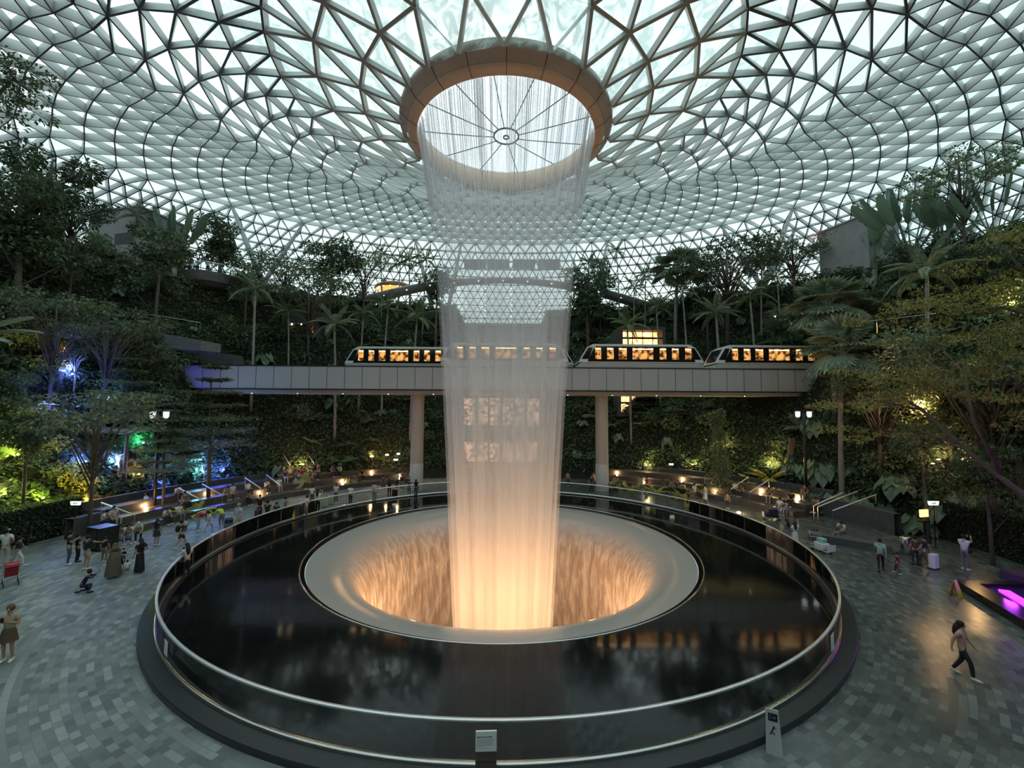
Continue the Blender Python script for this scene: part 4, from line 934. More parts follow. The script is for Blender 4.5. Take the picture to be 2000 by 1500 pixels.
# right forest
D(T_feath, 8, 1930, 600, 24, 'feathery tree behind the leaning branch')
D(T_dense, 8, 1980, 700, 24, 'dense tree cut by the frame edge below the olive crown')
D(T_dense, 8, 1850, 705, 28, 'dense tree behind the warm garden lamp')
D(T_feath, 8, 1715, 700, 31, 'open tree beside the big fan palm')
D(T_slim, 8, 1920, 860, 22, 'dark tree over the hedge by the standing photographer')
D(T_slim, 8, 1800, 820, 25.5, 'slender tree beside the stepped seating end')
D(T_dense, 8, 1920, 470, 32, 'dense tree under the tall sparse tree')
D(T_slim, 8, 1770, 470, 37, 'dark tree below the largest travellers palm')
D(T_dense, 8, 1990, 470, 30, 'dense tree near the frame edge under the leaning travellers palm')
# near spreading trees with olive leaves
def near_tree(name, label, pts, leafc, m, seed, ls=.16):
    global rng; rng = np.random.RandomState(seed); b0 = pts[0][0].copy(); b0.z = ground(b0.x, b0.y); t = thing(name, label, 'tree', b0)
    V = []; F = []; g = MB()
    for (pl, r0, r1) in [(p, a, b) for (p, a, b) in pts_sets(pts)]:
        g.tube([p-b0 for p in pl], list(np.linspace(r0, r1, len(pl))), 7)
    obj('trunk', g, M_bark, t, True)
    for c, rad, n in leafc:
        c = c-b0
        for k in range(max(1, n//90)):
            cc = np.array(c)+rng.normal(size=3)*np.array(rad)*np.array([.62, .62, .5]); v, f = blob(cc, (.75, .75, .2), 90, ls, .3, .1); V.append(v); F.append(f)
    link('foliage', leafmesh('foliage', V, F, m), t); return t
def pts_sets(p): return p
def NT(name, label, branches, clumps, m, seed, ls):
    sets = [([P(*q) for q in br], a, b) for br, a, b in branches]
    global rng; rng = np.random.RandomState(seed); b0 = sets[0][0][0].copy(); b0.z = ground(b0.x, b0.y); t = thing(name, label, 'tree', b0); g = MB()
    sets[0][0].insert(0, b0.copy())
    for pl, r0, r1 in sets: g.tube([p-b0 for p in pl], list(np.linspace(r0, r1, len(pl))), 7)
    obj('trunk', g, M_bark, t, True); V = []; F = []
    for (px, py, F_), (rx, rz_), n in clumps:
        c = np.array(P(px, py, F_)-b0)
        for k in range(n):
            cc = c+rng.normal(size=3)*np.array([rx*.55, rx*.55, rz_*.6]); v, f = blob(cc, (.62, .62, .16), 85, ls, .3, .1); V.append(v); F.append(f)
    link('foliage', leafmesh('foliage', V, F, m), t); return t
NT('spreading_tree', 'big olive-leaved tree leaning in on one long slanting branch at the frame edge', [([(2120, 1060, 18), (2010, 975, 19), (1900, 890, 20), (1800, 800, 21), (1725, 755, 22)], .20, .05), ([(1870, 865, 20.2), (1820, 850, 21), (1740, 820, 22)], .06, .02), ([(1960, 935, 19.5), (1900, 820, 19), (1880, 700, 19)], .09, .03), ([(1800, 800, 21), (1700, 780, 21), (1650, 790, 22)], .05, .02)],
   [((1700, 790, 21.5), (2.4, .45), 12), ((1790, 760, 21), (2.2, .5), 12), ((1690, 845, 22), (1.8, .35), 7), ((1880, 740, 20), (2., .6), 12), ((1960, 700, 19), (2., .9), 12), ((1850, 680, 21), (2., .6), 8), ((1760, 730, 21), (2., .5), 7), ((1970, 800, 19), (1.6, .8), 8)], LGO, 41, .15)
NT('spreading_tree', 'olive-lit tree crown hanging above the stone ramp wall at the frame edge', [([(2110, 900, 19), (2080, 640, 19), (1960, 600, 20), (1850, 610, 21)], .16, .04), ([(2080, 640, 19), (1990, 520, 19), (1950, 470, 19)], .08, .02)],
   [((1830, 610, 21), (2., .4), 9), ((1900, 580, 20.5), (2., .6), 12), ((1970, 540, 19.5), (1.8, 1.0), 14), ((1985, 640, 19), (1.6, .9), 12), ((1750, 615, 21), (1.2, .3), 4), ((1990, 460, 19.5), (1.4, .6), 8)], LGO, 42, .15)
NT('overhanging_tree', 'dark leafy branches hanging in from the frame edge below the roof', [([(-120, 500, 14), (-60, 300, 14), (0, 180, 14), (30, 150, 14)], .12, .03)],
   [((0, 150, 14), (.9, .5), 6), ((25, 190, 14), (.6, .25), 3), ((-5, 210, 14), (.6, .5), 5), ((-10, 110, 14), (.6, .3), 3)], LG, 43, .16)
# banana leaves at the frame edge
bt = thing('banana_plant', 'banana plant with long pale leaves poking in at the frame edge', 'plant', (0, 0, 0)); b0 = P(-70, 660, 19); bt.location = b0
for k, (a, el, L_) in enumerate(((.1, 1.25, 3.2), (-.2, 1.45, 2.8), (.3, .9, 2.6))):
    me = paddle(L_*.75, .62, L_*.3, LGB, .25); o = link('leaf', me, bt); o.rotation_euler = (0, el, a)
g = MB(); g.tube([Vector((0, 0, ground(b0.x, b0.y)-b0.z)), Vector((0, 0, .1))], .12, 8); obj('stem', g, M_cshaft, bt)
# ------------------------------------------------------------------ shrubs, ferns and broad-leaved plants
mdark = shrub_proto('dark_shrub', 1., 420, .22, LG, .5, .9, 51); mmid = shrub_proto('green_shrub', 1., 420, .2, LG2, .5, .8, 52)
mbroad = rosette_mesh('broad_leaved_plant', 1., 16, LGB, 'broad', 53); mfern = rosette_mesh('fern', 1., 13, LG2, 'fern', 54); mfan = rosette_mesh('fan_leaf_shrub', 1., 13, LGP, 'fan', 55)
mfernY = rosette_mesh('yellow_fern', 1., 13, LGY, 'fern', 56); mbY = rosette_mesh('broad_leaved_plant', 1., 12, leafmat('pale_broad_leaf', (.16, .17, .07), (.3, .28, .13), .35), 'broad', 57); myel = shrub_proto('yellow_green_shrub', 1., 420, .2, LGY, .5, .8, 58)
def plant(name, me, px, F, s, label, cat='shrub', group=None, ytop=None, yb=None):
    x, y = xyF(px, F); z = ground(x, y)
    if yb is not None: p = onz(px, yb, 0.); x, y, z = p.x, p.y, ground(p.x, p.y)
    o = link(name, me); o.location = (x, y, z-.08*s); o.scale = (s, s, s*random.uniform(.9, 1.15)); o.rotation_euler = (0, 0, random.uniform(0, 6.28)); tag(o, label, cat, group); return o
random.seed(21)
cnt = {'dark_shrub': 0, 'green_shrub': 0, 'fern': 0, 'broad_leaved_plant': 0, 'fan_leaf_shrub': 0}
zones = [('on the planted slope west of the waterfall', lambda x: x < -7), ('on the planted slope east of the waterfall', lambda x: x > 7), ('on the bank right behind the waterfall', lambda x: True)]
LB = {'dark_shrub': ('dark leafy shrub', 'dark shrubs'), 'green_shrub': ('mid-green leafy shrub', 'mid-green shrubs'), 'fern': ('green fern with arching fronds', 'ferns'), 'broad_leaved_plant': ('plant with large heart-shaped leaves', 'large-leaved plants'), 'fan_leaf_shrub': ('low shrub with fan-shaped leaves', 'fan-leaved shrubs')}
kinds = [('dark_shrub', mdark, 1.5), ('green_shrub', mmid, 1.3), ('fern', mfern, 1.2), ('broad_leaved_plant', mbroad, 1.2), ('fan_leaf_shrub', mfan, 1.3)]
tries = 0
while sum(cnt.values()) < 560 and tries < 4000:
    tries += 1; az = random.uniform(-1.95, 1.95); s = random.random()**.85; r = foot(az)+.8+14.5*s; x, y = pol(az, r)
    if abs(x) < 7.2 and y > 30: continue
    if y < 2: continue
    if 38.6 < y < 44.6 and abs(x) < 34 and ground(x, y) < 15: continue
    nm, me, sc = random.choices(kinds, [4, 3, 2, 2, 1.4])[0]
    if cnt[nm] >= 150: continue
    if r < foot(az)+2.8 and nm in ('dark_shrub',): nm, me, sc = kinds[3]
    cnt[nm] += 1; sz = sc*random.uniform(.6, 1.35); zl = ['low down ', 'halfway up ', 'near the top '][min(2, int(ground(x, y)/7.7))]+[z for z, f in zones if f(x)][0]
    o = link(nm, me); o.location = (x, y, ground(x, y)-.1*sz); o.scale = (sz, sz, sz*random.uniform(.8, 1.2)); o.rotation_euler = (random.uniform(-.1, .1), random.uniform(-.1, .1), random.uniform(0, 6.28))
    tag(o, LB[nm][0]+' '+zl, 'shrub' if 'shrub' in nm else 'plant', LB[nm][1]+' '+zl)
for px, F, s, lab in ((1352, 39.5, 1.5, 'yellow-green fern beside the ivy-clad column'), (1278, 40.5, 1.2, 'yellow-green fern by the white exit sign east of the pillar'), (1232, 42, 1.1, 'low yellow-lit fern next to the eastern pillar'), (1500, 38.5, 1.9, 'large yellow-lit tree fern in front of the dark underpass'), (1470, 39.5, 1.5, 'rust-yellow fern between the ivy-clad column and the large tree fern'), (388, 31, 1.5, 'pale feathery tree fern beside the tiered tree trunk'), (1330, 38, 1.1, 'yellow-lit fern over the eastern low planter')):
    plant('yellow_fern', mfernY, px, F, s, lab, 'fern')
for px, F, s, lab in ((592, 40.5, 1.8, 'warm-lit plant with big round leaves hanging over the seating'), (555, 41, 1.6, 'big-leaved plant west of the warm-lit one over the seating'), (1205, 42, 1.2, 'pale big-leaved plant beside the eastern pillar'), (690, 43, 1.2, 'yellow big-leaved plant under the viaduct west of the pillar')):
    plant('broad_leaved_plant', mbY, px, F, s, lab, 'plant')
for i, (px, F, s) in enumerate(((1580, 33.5, 1.9), (1622, 32.5, 2.2), (1665, 32, 2.1), (1705, 30.5, 2.), (1745, 30, 1.9), (1600, 35, 2.), (1830, 27, 1.8), (1880, 26, 1.9), (1780, 27.5, 1.6))):
    plant('broad_leaved_plant', mbroad, px, F, s, 'very large dark-leaved plant above the eastern seating, planted %s' % (('behind the fan palm trunk', 'in front of the fan palm trunk', 'just past the fan palm trunk', 'above the long handrails', 'above the bench with the seated man', 'behind the lamp post with pale lanterns', 'behind the orange-lit totem', 'beside the tall hedge', 'above the low planter wall')[i]), 'plant', 'very large dark-leaved plants above the eastern seating')
for i, (px, F, s) in enumerate(((15, 26.5, 1.3), (50, 27, 1.5), (95, 27.5, 1.2), (130, 28, 1.3), (28, 29, 1.7), (75, 29.5, 1.4), (165, 28.5, 1.2))):
    plant('yellow_green_shrub', myel, px, F, s, 'shrub lit bright yellow-green behind the corner hedge', 'shrub', 'yellow-lit shrubs behind the corner hedge')
# ivy column
x, y = xyF(1405, 38.5); zc = ground(x, y); t = thing('ivy_column', 'tall column of climbing leaves lit yellow at its tip', 'plant', (x, y, zc)); hh = zat(1405, 806, x, y)-zc
g = MB(); g.tube([(0, 0, -.3), (0, 0, hh*.95)], .15, 8); obj('stem', g, M_bark, t); V = []; F_ = []; rng = np.random.RandomState(77)
for i in range(26): u = i/25; v, f = blob((rng.normal()*.12, rng.normal()*.12, hh*u), (1.05*(1-u*.72), 1.05*(1-u*.72), .4), 120, .22); V.append(v); F_.append(f)
link('foliage', leafmesh('foliage', V, F_, LG2), t)
# clipped hedges on the plaza edge
def hedge(name, label, a0, a1, r, h, th=1.2):
    global rng; rng = np.random.RandomState(int(a0*100) % 1000); t = thing(name, label, 'hedge', (0, 25, 0)); g = MB(); g.lathe([(r, 0), (r, h), (r+th, h), (r+th, 0)], 40, a0, a1); obj('core', g, M_soil, t)
    n = int(5200*abs(a1-a0)*r/12*h/2); a = rng.uniform(a0, a1, n); z = rng.uniform(.02, h, n); tp = rng.rand(n) < .3; rr = np.where(tp, rng.uniform(r, r+th, n), r-.03); z = np.where(tp, h, z)
    q = np.stack([-rr*np.sin(a), rr*np.cos(a), z], 1); out = np.stack([np.sin(a), -np.cos(a), np.full(n, .3)], 1)+rng.normal(size=(n, 3))*.5; L_ = rng.uniform(.1, .22, n)
    v, f = leafpatch(q, out, np.tile([0, 0, 1.], (n, 1)), L_, L_*.6); link('foliage', leafmesh('foliage', [v], [f], LG), t)
hedge('hedge', 'dark clipped hedge below the yellow-lit planting', RD(84), RD(108), 27.2, 2.1)
hedge('hedge', 'dark tall hedge behind the standing photographer in white', RD(-112), RD(-88), 27.2, 2.3)
# ground-covering leaves over the slopes
rng = np.random.RandomState(99); n = 150000; az = rng.uniform(-2.0, 2.0, n); s = rng.rand(n)**.9; P0 = []; keep = []
for i in range(n):
    r = foot(az[i])+.2+14.6*s[i]; x, y = pol(az[i], r)
    if (abs(x) < 5.6 and y > 30) or y < 0: continue
    P0.append((x, y, ground(x, y)+rng.uniform(-.02, .45)*.8))
P0 = np.array(P0); n = len(P0); dd = rng.normal(size=(n, 3)); ax = P0-np.array([0, 25, 0]); ax[:, 2] = 0; ax /= np.linalg.norm(ax, axis=1, keepdims=True); dd -= ax*.8; dd[:, 2] -= .1; L_ = rng.uniform(.18, .5, n)
v, f = leafpatch(P0, dd, np.tile([0, 0, 1.], (n, 1))-ax*.6+rng.normal(size=(n, 3))*.3, L_, L_*.5)
tag(link('ground_cover', leafmesh('ground_cover', [v], [f], leafmat('ground_cover_leaf', (0.049, 0.088, 0.045), (0.145, 0.222, 0.103)))), 'dense creeping leaves covering the terraced slopes', 'ground cover', kind='stuff')
for o in [o for o in bpy.data.objects if o.get('label') == 'x']:      # prototypes of a size that found no place
    for c in kids(o): bpy.data.objects.remove(c)
    bpy.data.objects.remove(o)
for o in [o for o in bpy.data.objects if o.get('used')]: del o['used']
# ------------------------------------------------------------------ people
def skinmesh(name, V, E, R, root=0, sub=1):
    me = bpy.data.meshes.new(name); me.from_pydata([tuple(v) for v in V], E, []); o = bpy.data.objects.new(name, me); COL.objects.link(o)
    o.modifiers.new('s', 'SKIN'); sv = me.skin_vertices[0].data
    for i, r in enumerate(R): sv[i].radius = r if hasattr(r, '__len__') else (r, r); sv[i].use_root = (i == root)
    o.modifiers.new('u', 'SUBSURF').levels = sub; o.modifiers['u'].render_levels = sub
    dg = bpy.context.evaluated_depsgraph_get(); dg.update(); m2 = bpy.data.meshes.new_from_object(o.evaluated_get(dg)); m2.name = name
    bpy.data.objects.remove(o); bpy.data.meshes.remove(me)
    m2.polygons.foreach_set('use_smooth', [True]*len(m2.polygons)); m2.update(); return m2
BASE = dict(pel=(0, 0, .95), spi=(0, .0, 1.13), che=(0, .0, 1.32), nek=(0, .0, 1.46), chn=(0, .03, 1.535), hed=(0, .02, 1.60), crn=(0, 0, 1.67))
for s_, n_ in ((1, 'R'), (-1, 'L')):
    for k_, v_ in dict(sh=(.17, 0, 1.40), el=(.24, -.03, 1.13), wr=(.26, .05, .90), ha=(.265, .08, .83), hp=(.09, 0, .90), kn=(.10, .03, .50), an=(.10, -.03, .09), to=(.12, .11, .035)).items():
        BASE[k_+n_] = (v_[0]*s_, v_[1], v_[2])
def pose(**kw): d = dict(BASE); d.update(kw); return d
POSES = {
 'stand': pose(),
 'stand2': pose(elR=(.30, -.06, 1.16), wrR=(.15, .10, 1.05), haR=(.10, .13, 1.04), knL=(-.11, .06, .50), anL=(-.13, .0, .09), toL=(-.17, .13, .035)),
 'phone': pose(elR=(.24, .06, 1.15), wrR=(.10, .27, 1.28), haR=(.06, .32, 1.33), elL=(-.24, .06, 1.15), wrL=(-.10, .27, 1.27), haL=(-.06, .32, 1.32), chn=(0, .05, 1.53), hed=(0, .05, 1.60)),
 'photo': pose(elR=(.20, .20, 1.36), wrR=(.10, .38, 1.52), haR=(.07, .43, 1.58), elL=(-.20, .20, 1.36), wrL=(-.10, .38, 1.51), haL=(-.07, .43, 1.57)),
 'armup': pose(elR=(.25, .14, 1.56), wrR=(.24, .28, 1.74), haR=(.24, .31, 1.80)),
 'reach': pose(elR=(.40, .08, 1.36), wrR=(.60, .16, 1.34), haR=(.68, .18, 1.34)),
 'walk': pose(knR=(.09, .20, .53), anR=(.09, .24, .12), toR=(.10, .38, .07), knL=(-.09, -.03, .50), anL=(-.09, -.26, .13), toL=(-.10, -.14, .035), elR=(.22, -.14, 1.14), wrR=(.23, -.18, .91), haR=(.23, -.17, .84), elL=(-.22, .08, 1.14), wrL=(-.23, .22, .95), haL=(-.23, .27, .90)),
 'akimbo': pose(elR=(.38, -.10, 1.18), wrR=(.20, .03, 1.02), haR=(.15, .06, 1.0), elL=(-.38, -.10, 1.18), wrL=(-.20, .03, 1.02), haL=(-.15, .06, 1.0)),
 'bend': pose(pel=(0, -.12, .93), spi=(0, .05, 1.05), che=(0, .25, 1.12), nek=(0, .40, 1.14), chn=(0, .49, 1.14), hed=(0, .53, 1.18), crn=(0, .57, 1.24), shR=(.17, .32, 1.12), shL=(-.17, .32, 1.12), elR=(.2, .40, .86), wrR=(.18, .52, .66), haR=(.17, .56, .60), elL=(-.2, .40, .86), wrL=(-.18, .52, .66), haL=(-.17, .56, .60), hpR=(.09, -.1, .88), hpL=(-.09, -.1, .88)),
}
def sit(**kw):
    d = dict(BASE)
    for k in d: d[k] = (d[k][0], d[k][1], d[k][2]-.42)
    for s_, n_ in ((1, 'R'), (-1, 'L')): d['hp'+n_] = (.09*s_, .03, .50); d['kn'+n_] = (.12*s_, .44, .50); d['an'+n_] = (.12*s_, .42, .09); d['to'+n_] = (.13*s_, .56, .035); d['el'+n_] = (.24*s_, .05, .74); d['wr'+n_] = (.14*s_, .28, .63); d['ha'+n_] = (.10*s_, .34, .62)
    d.update(kw); return d
POSES['sit'] = sit()
POSES['sitlean'] = sit(che=(0, .14, .86), nek=(0, .20, .98), chn=(0, .26, 1.04), hed=(0, .26, 1.10), crn=(0, .25, 1.17), shR=(.17, .16, .94), shL=(-.17, .16, .94), elR=(.2, .30, .70), elL=(-.2, .30, .70), wrR=(.08, .42, .80), haR=(.05, .46, .84), wrL=(-.1, .45, .58), haL=(-.06, .50, .56))
POSES['kneel'] = sit(pel=(0, -.05, .38), spi=(0, .03, .56), che=(0, .12, .74), nek=(0, .17, .87), chn=(0, .22, .94), hed=(0, .22, 1.0), crn=(0, .2, 1.07), shR=(.17, .14, .81), shL=(-.17, .14, .81), elR=(.19, .32, .74), wrR=(.1, .48, .88), haR=(.07, .53, .93), elL=(-.19, .32, .74), wrL=(-.1, .48, .87), haL=(-.07, .53, .92), hpR=(.09, -.03, .34), hpL=(-.09, -.03, .34), knR=(.13, .34, .42), anR=(.12, .22, .09), toR=(.13, .36, .04), knL=(-.12, .26, .09), anL=(-.11, -.16, .10), toL=(-.11, -.28, .05))
RAD = dict(pel=(.135, .10), spi=(.12, .085), che=(.14, .10), nek=.055, chn=(.055, .06), hed=(.078, .09), crn=(.05, .055), sh=.058, el=.040, wr=.028, ha=(.032, .02), hp=.085, kn=.056, an=.036, to=.032)
PM = {}
def body_mesh(pz):
    d = POSES[pz]; names = ['pel', 'spi', 'che', 'nek', 'chn', 'hed', 'crn']; V = [Vector(d[n]) for n in names]; R_ = [RAD[n] for n in names]; E_ = [(i, i+1) for i in range(6)]
    V.append(V[5]+Vector((0, .105, -.01))); R_.append((.014, .014)); E_.append((5, 7))   # nose
    for s_ in 'RL':
        b = len(V); 
        for k in ('sh', 'el', 'wr', 'ha'): V.append(Vector(d[k+s_])); R_.append(RAD[k])
        E_ += [(2, b), (b, b+1), (b+1, b+2), (b+2, b+3)]
        w = V[b+2]; h = V[b+3]; t = (h-w).normalized(); sd = t.cross(Vector((0, 1, .3))).normalized(); up = sd.cross(t)
        for i, (of, ln) in enumerate(((-.030, .052), (-.010, .064), (.010, .070), (.030, .062))):
            a = len(V); V.append(h+sd*of+t*ln*.5); R_.append(.0095); V.append(h+sd*of*1.1+t*ln-up*.022*(-1 if s_ == 'R' else 1)); R_.append(.0075); E_ += [(b+3, a), (a, a+1)]
        a = len(V); V.append(w*.45+h*.55-sd*.045+t*.012); R_.append(.011); V.append(w*.2+h*.8-sd*.058+t*.035); R_.append(.008); E_ += [(b+3, a), (a, a+1)]
        b = len(V)
        for k in ('hp', 'kn', 'an', 'to'): V.append(Vector(d[k+s_])); R_.append(RAD[k])
        E_ += [(0, b), (b, b+1), (b+1, b+2), (b+2, b+3)]
    return skinmesh('person', V, E_, R_)
def chain_mesh(pz, name, spec, edges):
    d = POSES[pz]; V = []; R_ = []
    for (k, r, *mix) in spec:
        p = Vector(d[k])
        if mix: p = p.lerp(Vector(d[mix[0]]), mix[1])
        V.append(p); R_.append(r)
    return skinmesh(name, V, edges, R_)
def shirt_mesh(pz, long_=False):
    sl = 1.0 if long_ else .0
    spec = [('pel', (.155, .12), 'spi', -.45), ('spi', (.142, .11)), ('che', (.162, .122)), ('nek', (.07, .07), 'che', .35)]; E_ = [(0, 1), (1, 2), (2, 3)]
    for s_ in 'RL':
        b = len(spec); spec += [('sh'+s_, .073), ('el'+s_, .052 if long_ else .060) if long_ else ('sh'+s_, .064, 'el'+s_, .62)]; E_ += [(2, b), (b, b+1)]
        if long_: spec.append(('wr'+s_, .04)); E_.append((b+1, b+2))
    return chain_mesh(pz, 'shirt', spec, E_)
def trous_mesh(pz, short=False):
    spec = [('pel', (.145, .112), 'spi', .25), ('pel', (.146, .115))]; E_ = [(0, 1)]
    for s_ in 'RL':
        b = len(spec); spec += [('hp'+s_, .098), ('kn'+s_, .068) if not short else ('hp'+s_, .085, 'kn'+s_, .8)]; E_ += [(1, b), (b, b+1)]
        if not short: spec.append(('an'+s_, .052)); E_.append((b+1, b+2))
    return chain_mesh(pz, 'trousers' if not short else 'shorts', spec, E_)
def shoe_mesh(pz):
    d = POSES[pz]; g = MB()
    for s_ in 'RL':
        a = Vector(d['an'+s_]); t = Vector(d['to'+s_]); f = (t-a); f.z = 0; f = f.normalized() if f.length > .01 else Vector((0, 1, 0)); z0 = t.z-.033
        g.tube([a+Vector((0, 0, -.035))-f*.06, a+Vector((0, 0, -.04)), Vector((t.x, t.y, t.z+.0))+f*0, Vector((t.x, t.y, t.z-.005))+f*.065], [.034, .05, .044, .02], 8)
    return g.mesh('shoes', None, True)
def hair_mesh(pz, kind):
    d = POSES[pz]; h = Vector(d['hed']); c = Vector(d['crn']); n = Vector(d['nek']); up = (c-h).normalized(); g = MB(); g.ball(h+up*.025+Vector((0, -.022, 0)), .106, 12, 9, (.92, 1.0, 1.05))
    if kind == 'long':
        sp = Vector(d['che']); g.tube([h+Vector((0, -.06, .02)), n+Vector((0, -.10, .0)), sp+Vector((0, -.13, -.02)), sp.lerp(Vector(d['spi']), .7)+Vector((0, -.12, 0))], [.085, .095, .08, .03], 10)
    elif kind == 'bun': g.ball(h+Vector((0, -.11, .05)), .05, 8, 6)
    elif kind == 'hijab': g.tube([h+Vector((0, -.0, .03)), n+Vector((0, -.01, .02)), Vector(d['che'])+Vector((0, 0, .06))], [.112, .13, .19], 12)
    return g.mesh('hair', None, True)
def eyes_mesh(pz):
    d = POSES[pz]; h = Vector(d['hed']); g = MB()
    for s_ in (-1, 1): g.ball(h+Vector((.032*s_, .083, .012)), .010, 6, 4)
    g.box(h.x-.022, h.x+.022, h.y+.078, h.y+.086, h.z-.052, h.z-.045); return g.mesh('face_features', None)
def skirt_mesh(pz, kind):
    d = POSES[pz]; p = Vector(d['pel']); z0 = p.z+.08; g = MB(); bot = {'mini': .62, 'knee': .48, 'long': .08, 'cloak': .12}[kind]
    if pz.startswith('sit') or pz == 'kneel':
        k = (Vector(d['knR'])+Vector(d['knL']))/2; g.tube([p+Vector((0, 0, .12)), p+Vector((0, .05, 0)), k+Vector((0, -.08, 0)), k+Vector((0, .05, -.12)), Vector((k.x, k.y+.03, .12 if kind == 'long' else .3))], [.14, .17, .17, .16, .17], 14)
    else:
        n = 20; zt = z0 if kind != 'cloak' else d['che'][2]+.08; prof = [(zt, .13 if kind != 'cloak' else .17), (p.z-.02, .165 if kind != 'cloak' else .25), ((p.z+bot)/2, .19 if kind != 'cloak' else .30), (bot, .23 if kind != 'cloak' else .34)]
        b = len(g.v)
        for (z, r) in prof:
            for i in range(n): a = 2*pi*i/n; rr = r*(1+.06*sin(5*a)); g.v.append((rr*cos(a), rr*.8*sin(a), z))
        for j in range(3):
            for i in range(n): i2 = (i+1) % n; g.face((b+j*n+i, b+(j+1)*n+i, b+(j+1)*n+i2, b+j*n+i2))
        g.face(tuple(b+i for i in range(n)))
    return g.mesh('skirt' if kind != 'cloak' else 'cloak', None, True)
def getm(key, fn, *a):
    if key not in PM: me = fn(*a); PM[key] = me; (me.materials.append(M_dark) if not me.materials else None)
    return PM[key]
CLR = dict(white=(.72, .74, .75), offwhite=(.55, .54, .50), black=(.012, .012, .014), dark=(.03, .03, .035), navy=(.015, .022, .05), jeans=(.07, .10, .16), paleblue=(.42, .50, .62), lavender=(.36, .36, .58), grey=(.16, .17, .18), red=(.42, .03, .04), maroon=(.18, .03, .045), green=(.03, .12, .07), palegreen=(.38, .46, .32), cyan=(.30, .55, .55), pink=(.55, .30, .29), beige=(.42, .36, .27), khaki=(.26, .23, .15), brown=(.11, .07, .045), olive=(.13, .11, .075), purple=(.16, .09, .35), yellow=(.6, .55, .08), lime=(.45, .62, .06), skin=(.46, .28, .19), skin2=(.30, .17, .11), hair=(.010, .008, .007), grhair=(.30, .29, .28), palejeans=(.30, .38, .45))
CM = {}
def cm(c):
    if c not in CM: CM[c] = mat('cloth_'+c if not c.startswith('skin') and 'hair' not in c else c+'_tone', CLR[c], .75 if 'skin' not in c else .5, 0, .08, 12)
    return CM[c]
NPEOPLE = 0
def child(me, p, c, name=None):
    o = link(name or me.name.split('.')[0], me, p); s = o.material_slots[0]; s.link = 'OBJECT'; s.material = cm(c); return o
def person(pz, x, y, z, head, h, label, top='white', bot='dark', hair='short', hc='hair', shoe='white', lng=False, low='trousers', skin='skin', group=None, bag=None, phone=False, cap=None):
    """head: heading in degrees, 0 faces away from the photographer, 180 towards"""
    global NPEOPLE; NPEOPLE += 1
    me = getm(('b', pz), body_mesh, pz); o = bpy.data.objects.new('person', me); COL.objects.link(o); s = o.material_slots[0]; s.link = 'OBJECT'; s.material = cm(skin)
    sc = h/1.72 if not (pz.startswith('sit') or pz == 'kneel') else h/1.72
    o.location = (x, y, z); o.scale = (sc, sc, sc); o.rotation_euler = (0, 0, RD(head)); tag(o, label, 'person', group)
    child(getm(('s', pz, lng), shirt_mesh, pz, lng), o, top)
    if low in ('trousers', 'shorts'): child(getm(('t', pz, low), trous_mesh, pz, low == 'shorts'), o, bot)
    else: child(getm(('k', pz, low), skirt_mesh, pz, low), o, bot)
    child(getm(('f', pz), shoe_mesh, pz), o, shoe); child(getm(('h', pz, hair), hair_mesh, pz, hair), o, hc, 'hair' if hair != 'hijab' else 'headscarf'); child(getm(('e', pz), eyes_mesh, pz), o, 'hair')
    d = POSES[pz]
    if bag:
        g = MB()
        if bag[1] == 'pack': c = Vector(d['che']); g.ball(c+Vector((0, -.2, -.08)), .17, 10, 8, (.9, .6, 1.25))
        else: c = Vector(d['pel']); g.ball(c+Vector((.2, .02, .0)), .13, 10, 8, (.5, .9, .9)); g.tube([c+Vector((.2, .02, .1)), Vector(d['che'])+Vector((0, .13, 0)), Vector(d['shL'])+Vector((0, 0, .05))], .012, 5)
        b = obj('bag', g, cm(bag[0]), o, True)
    if cap: g = MB(); c = Vector(d['crn']); g.ball(c+Vector((0, 0, -.01)), .1, 10, 6, (1, 1, .6)); g.box(c.x-.06, c.x+.06, c.y+.05, c.y+.16, c.z-.03, c.z-.015); obj('cap', g, cm(cap), o, True)
    if phone: g = MB(); c = (Vector(d['haR'])+Vector(d['haL']))/2 if pz in ('phone', 'photo', 'kneel') else Vector(d['haR']); c = c+Vector((0, .03, .06)); g.box(c.x-.04, c.x+.04, c.y, c.y+.01, c.z-.07, c.z+.07); q = obj('phone', g, M_dark); q.parent = None; q.matrix_world = Matrix.Translation((x, y, z)) @ Matrix.Rotation(RD(head), 4, 'Z') @ Matrix.Scale(sc, 4); tag(q, 'black phone held by the '+' '.join(label.split()[:9]), 'phone')
    return o
def stp(pz, px, py, ptop, head, label, **kw):
    """person standing on the plaza: feet at (px, py), head top at ptop"""
    p = onz(px, py); h = max(.8, min(1.86, zat(px, ptop, p.x, p.y)))
    if pz in ('bend',): h = 1.7
    if pz == 'armup': h = min(h, 1.68)
    return person(pz, p.x, p.y, p.z, head, h, label, **kw)
def sitp(pz, px, tier, label, side=1, h=1.66, dr=.05, **kw):
    """person seated on seating tier 1..3 (0: on the floor edge) at image column px, facing the basin"""
    rin = (23.0 if side > 0 else 22.2)+1.35*(tier-1)+dr+.12; lo, hi = 20., 60.
    for _ in range(40):      # find the depth where this image column crosses the tier radius
        m = (lo+hi)/2; x, y = xyF(px, m, 950)
        if azr(x, y)[1] > rin and y > 25: hi = m
        elif y <= 25 and azr(x, y)[1] > rin: lo = m
        else: lo = m
    az = azr(x, y)[0]; sc = h/1.72; z = .43*tier-.435*sc
    return person(pz, x, y, z, math.degrees(az)+180+random.uniform(-15, 15), h, label, **kw)
S = stp
S('stand2', 8, 1106, 1033, 20, 'person cut by the frame edge in white shirt with pale cap beside the stroller', top='white', bot='offwhite', cap='white')
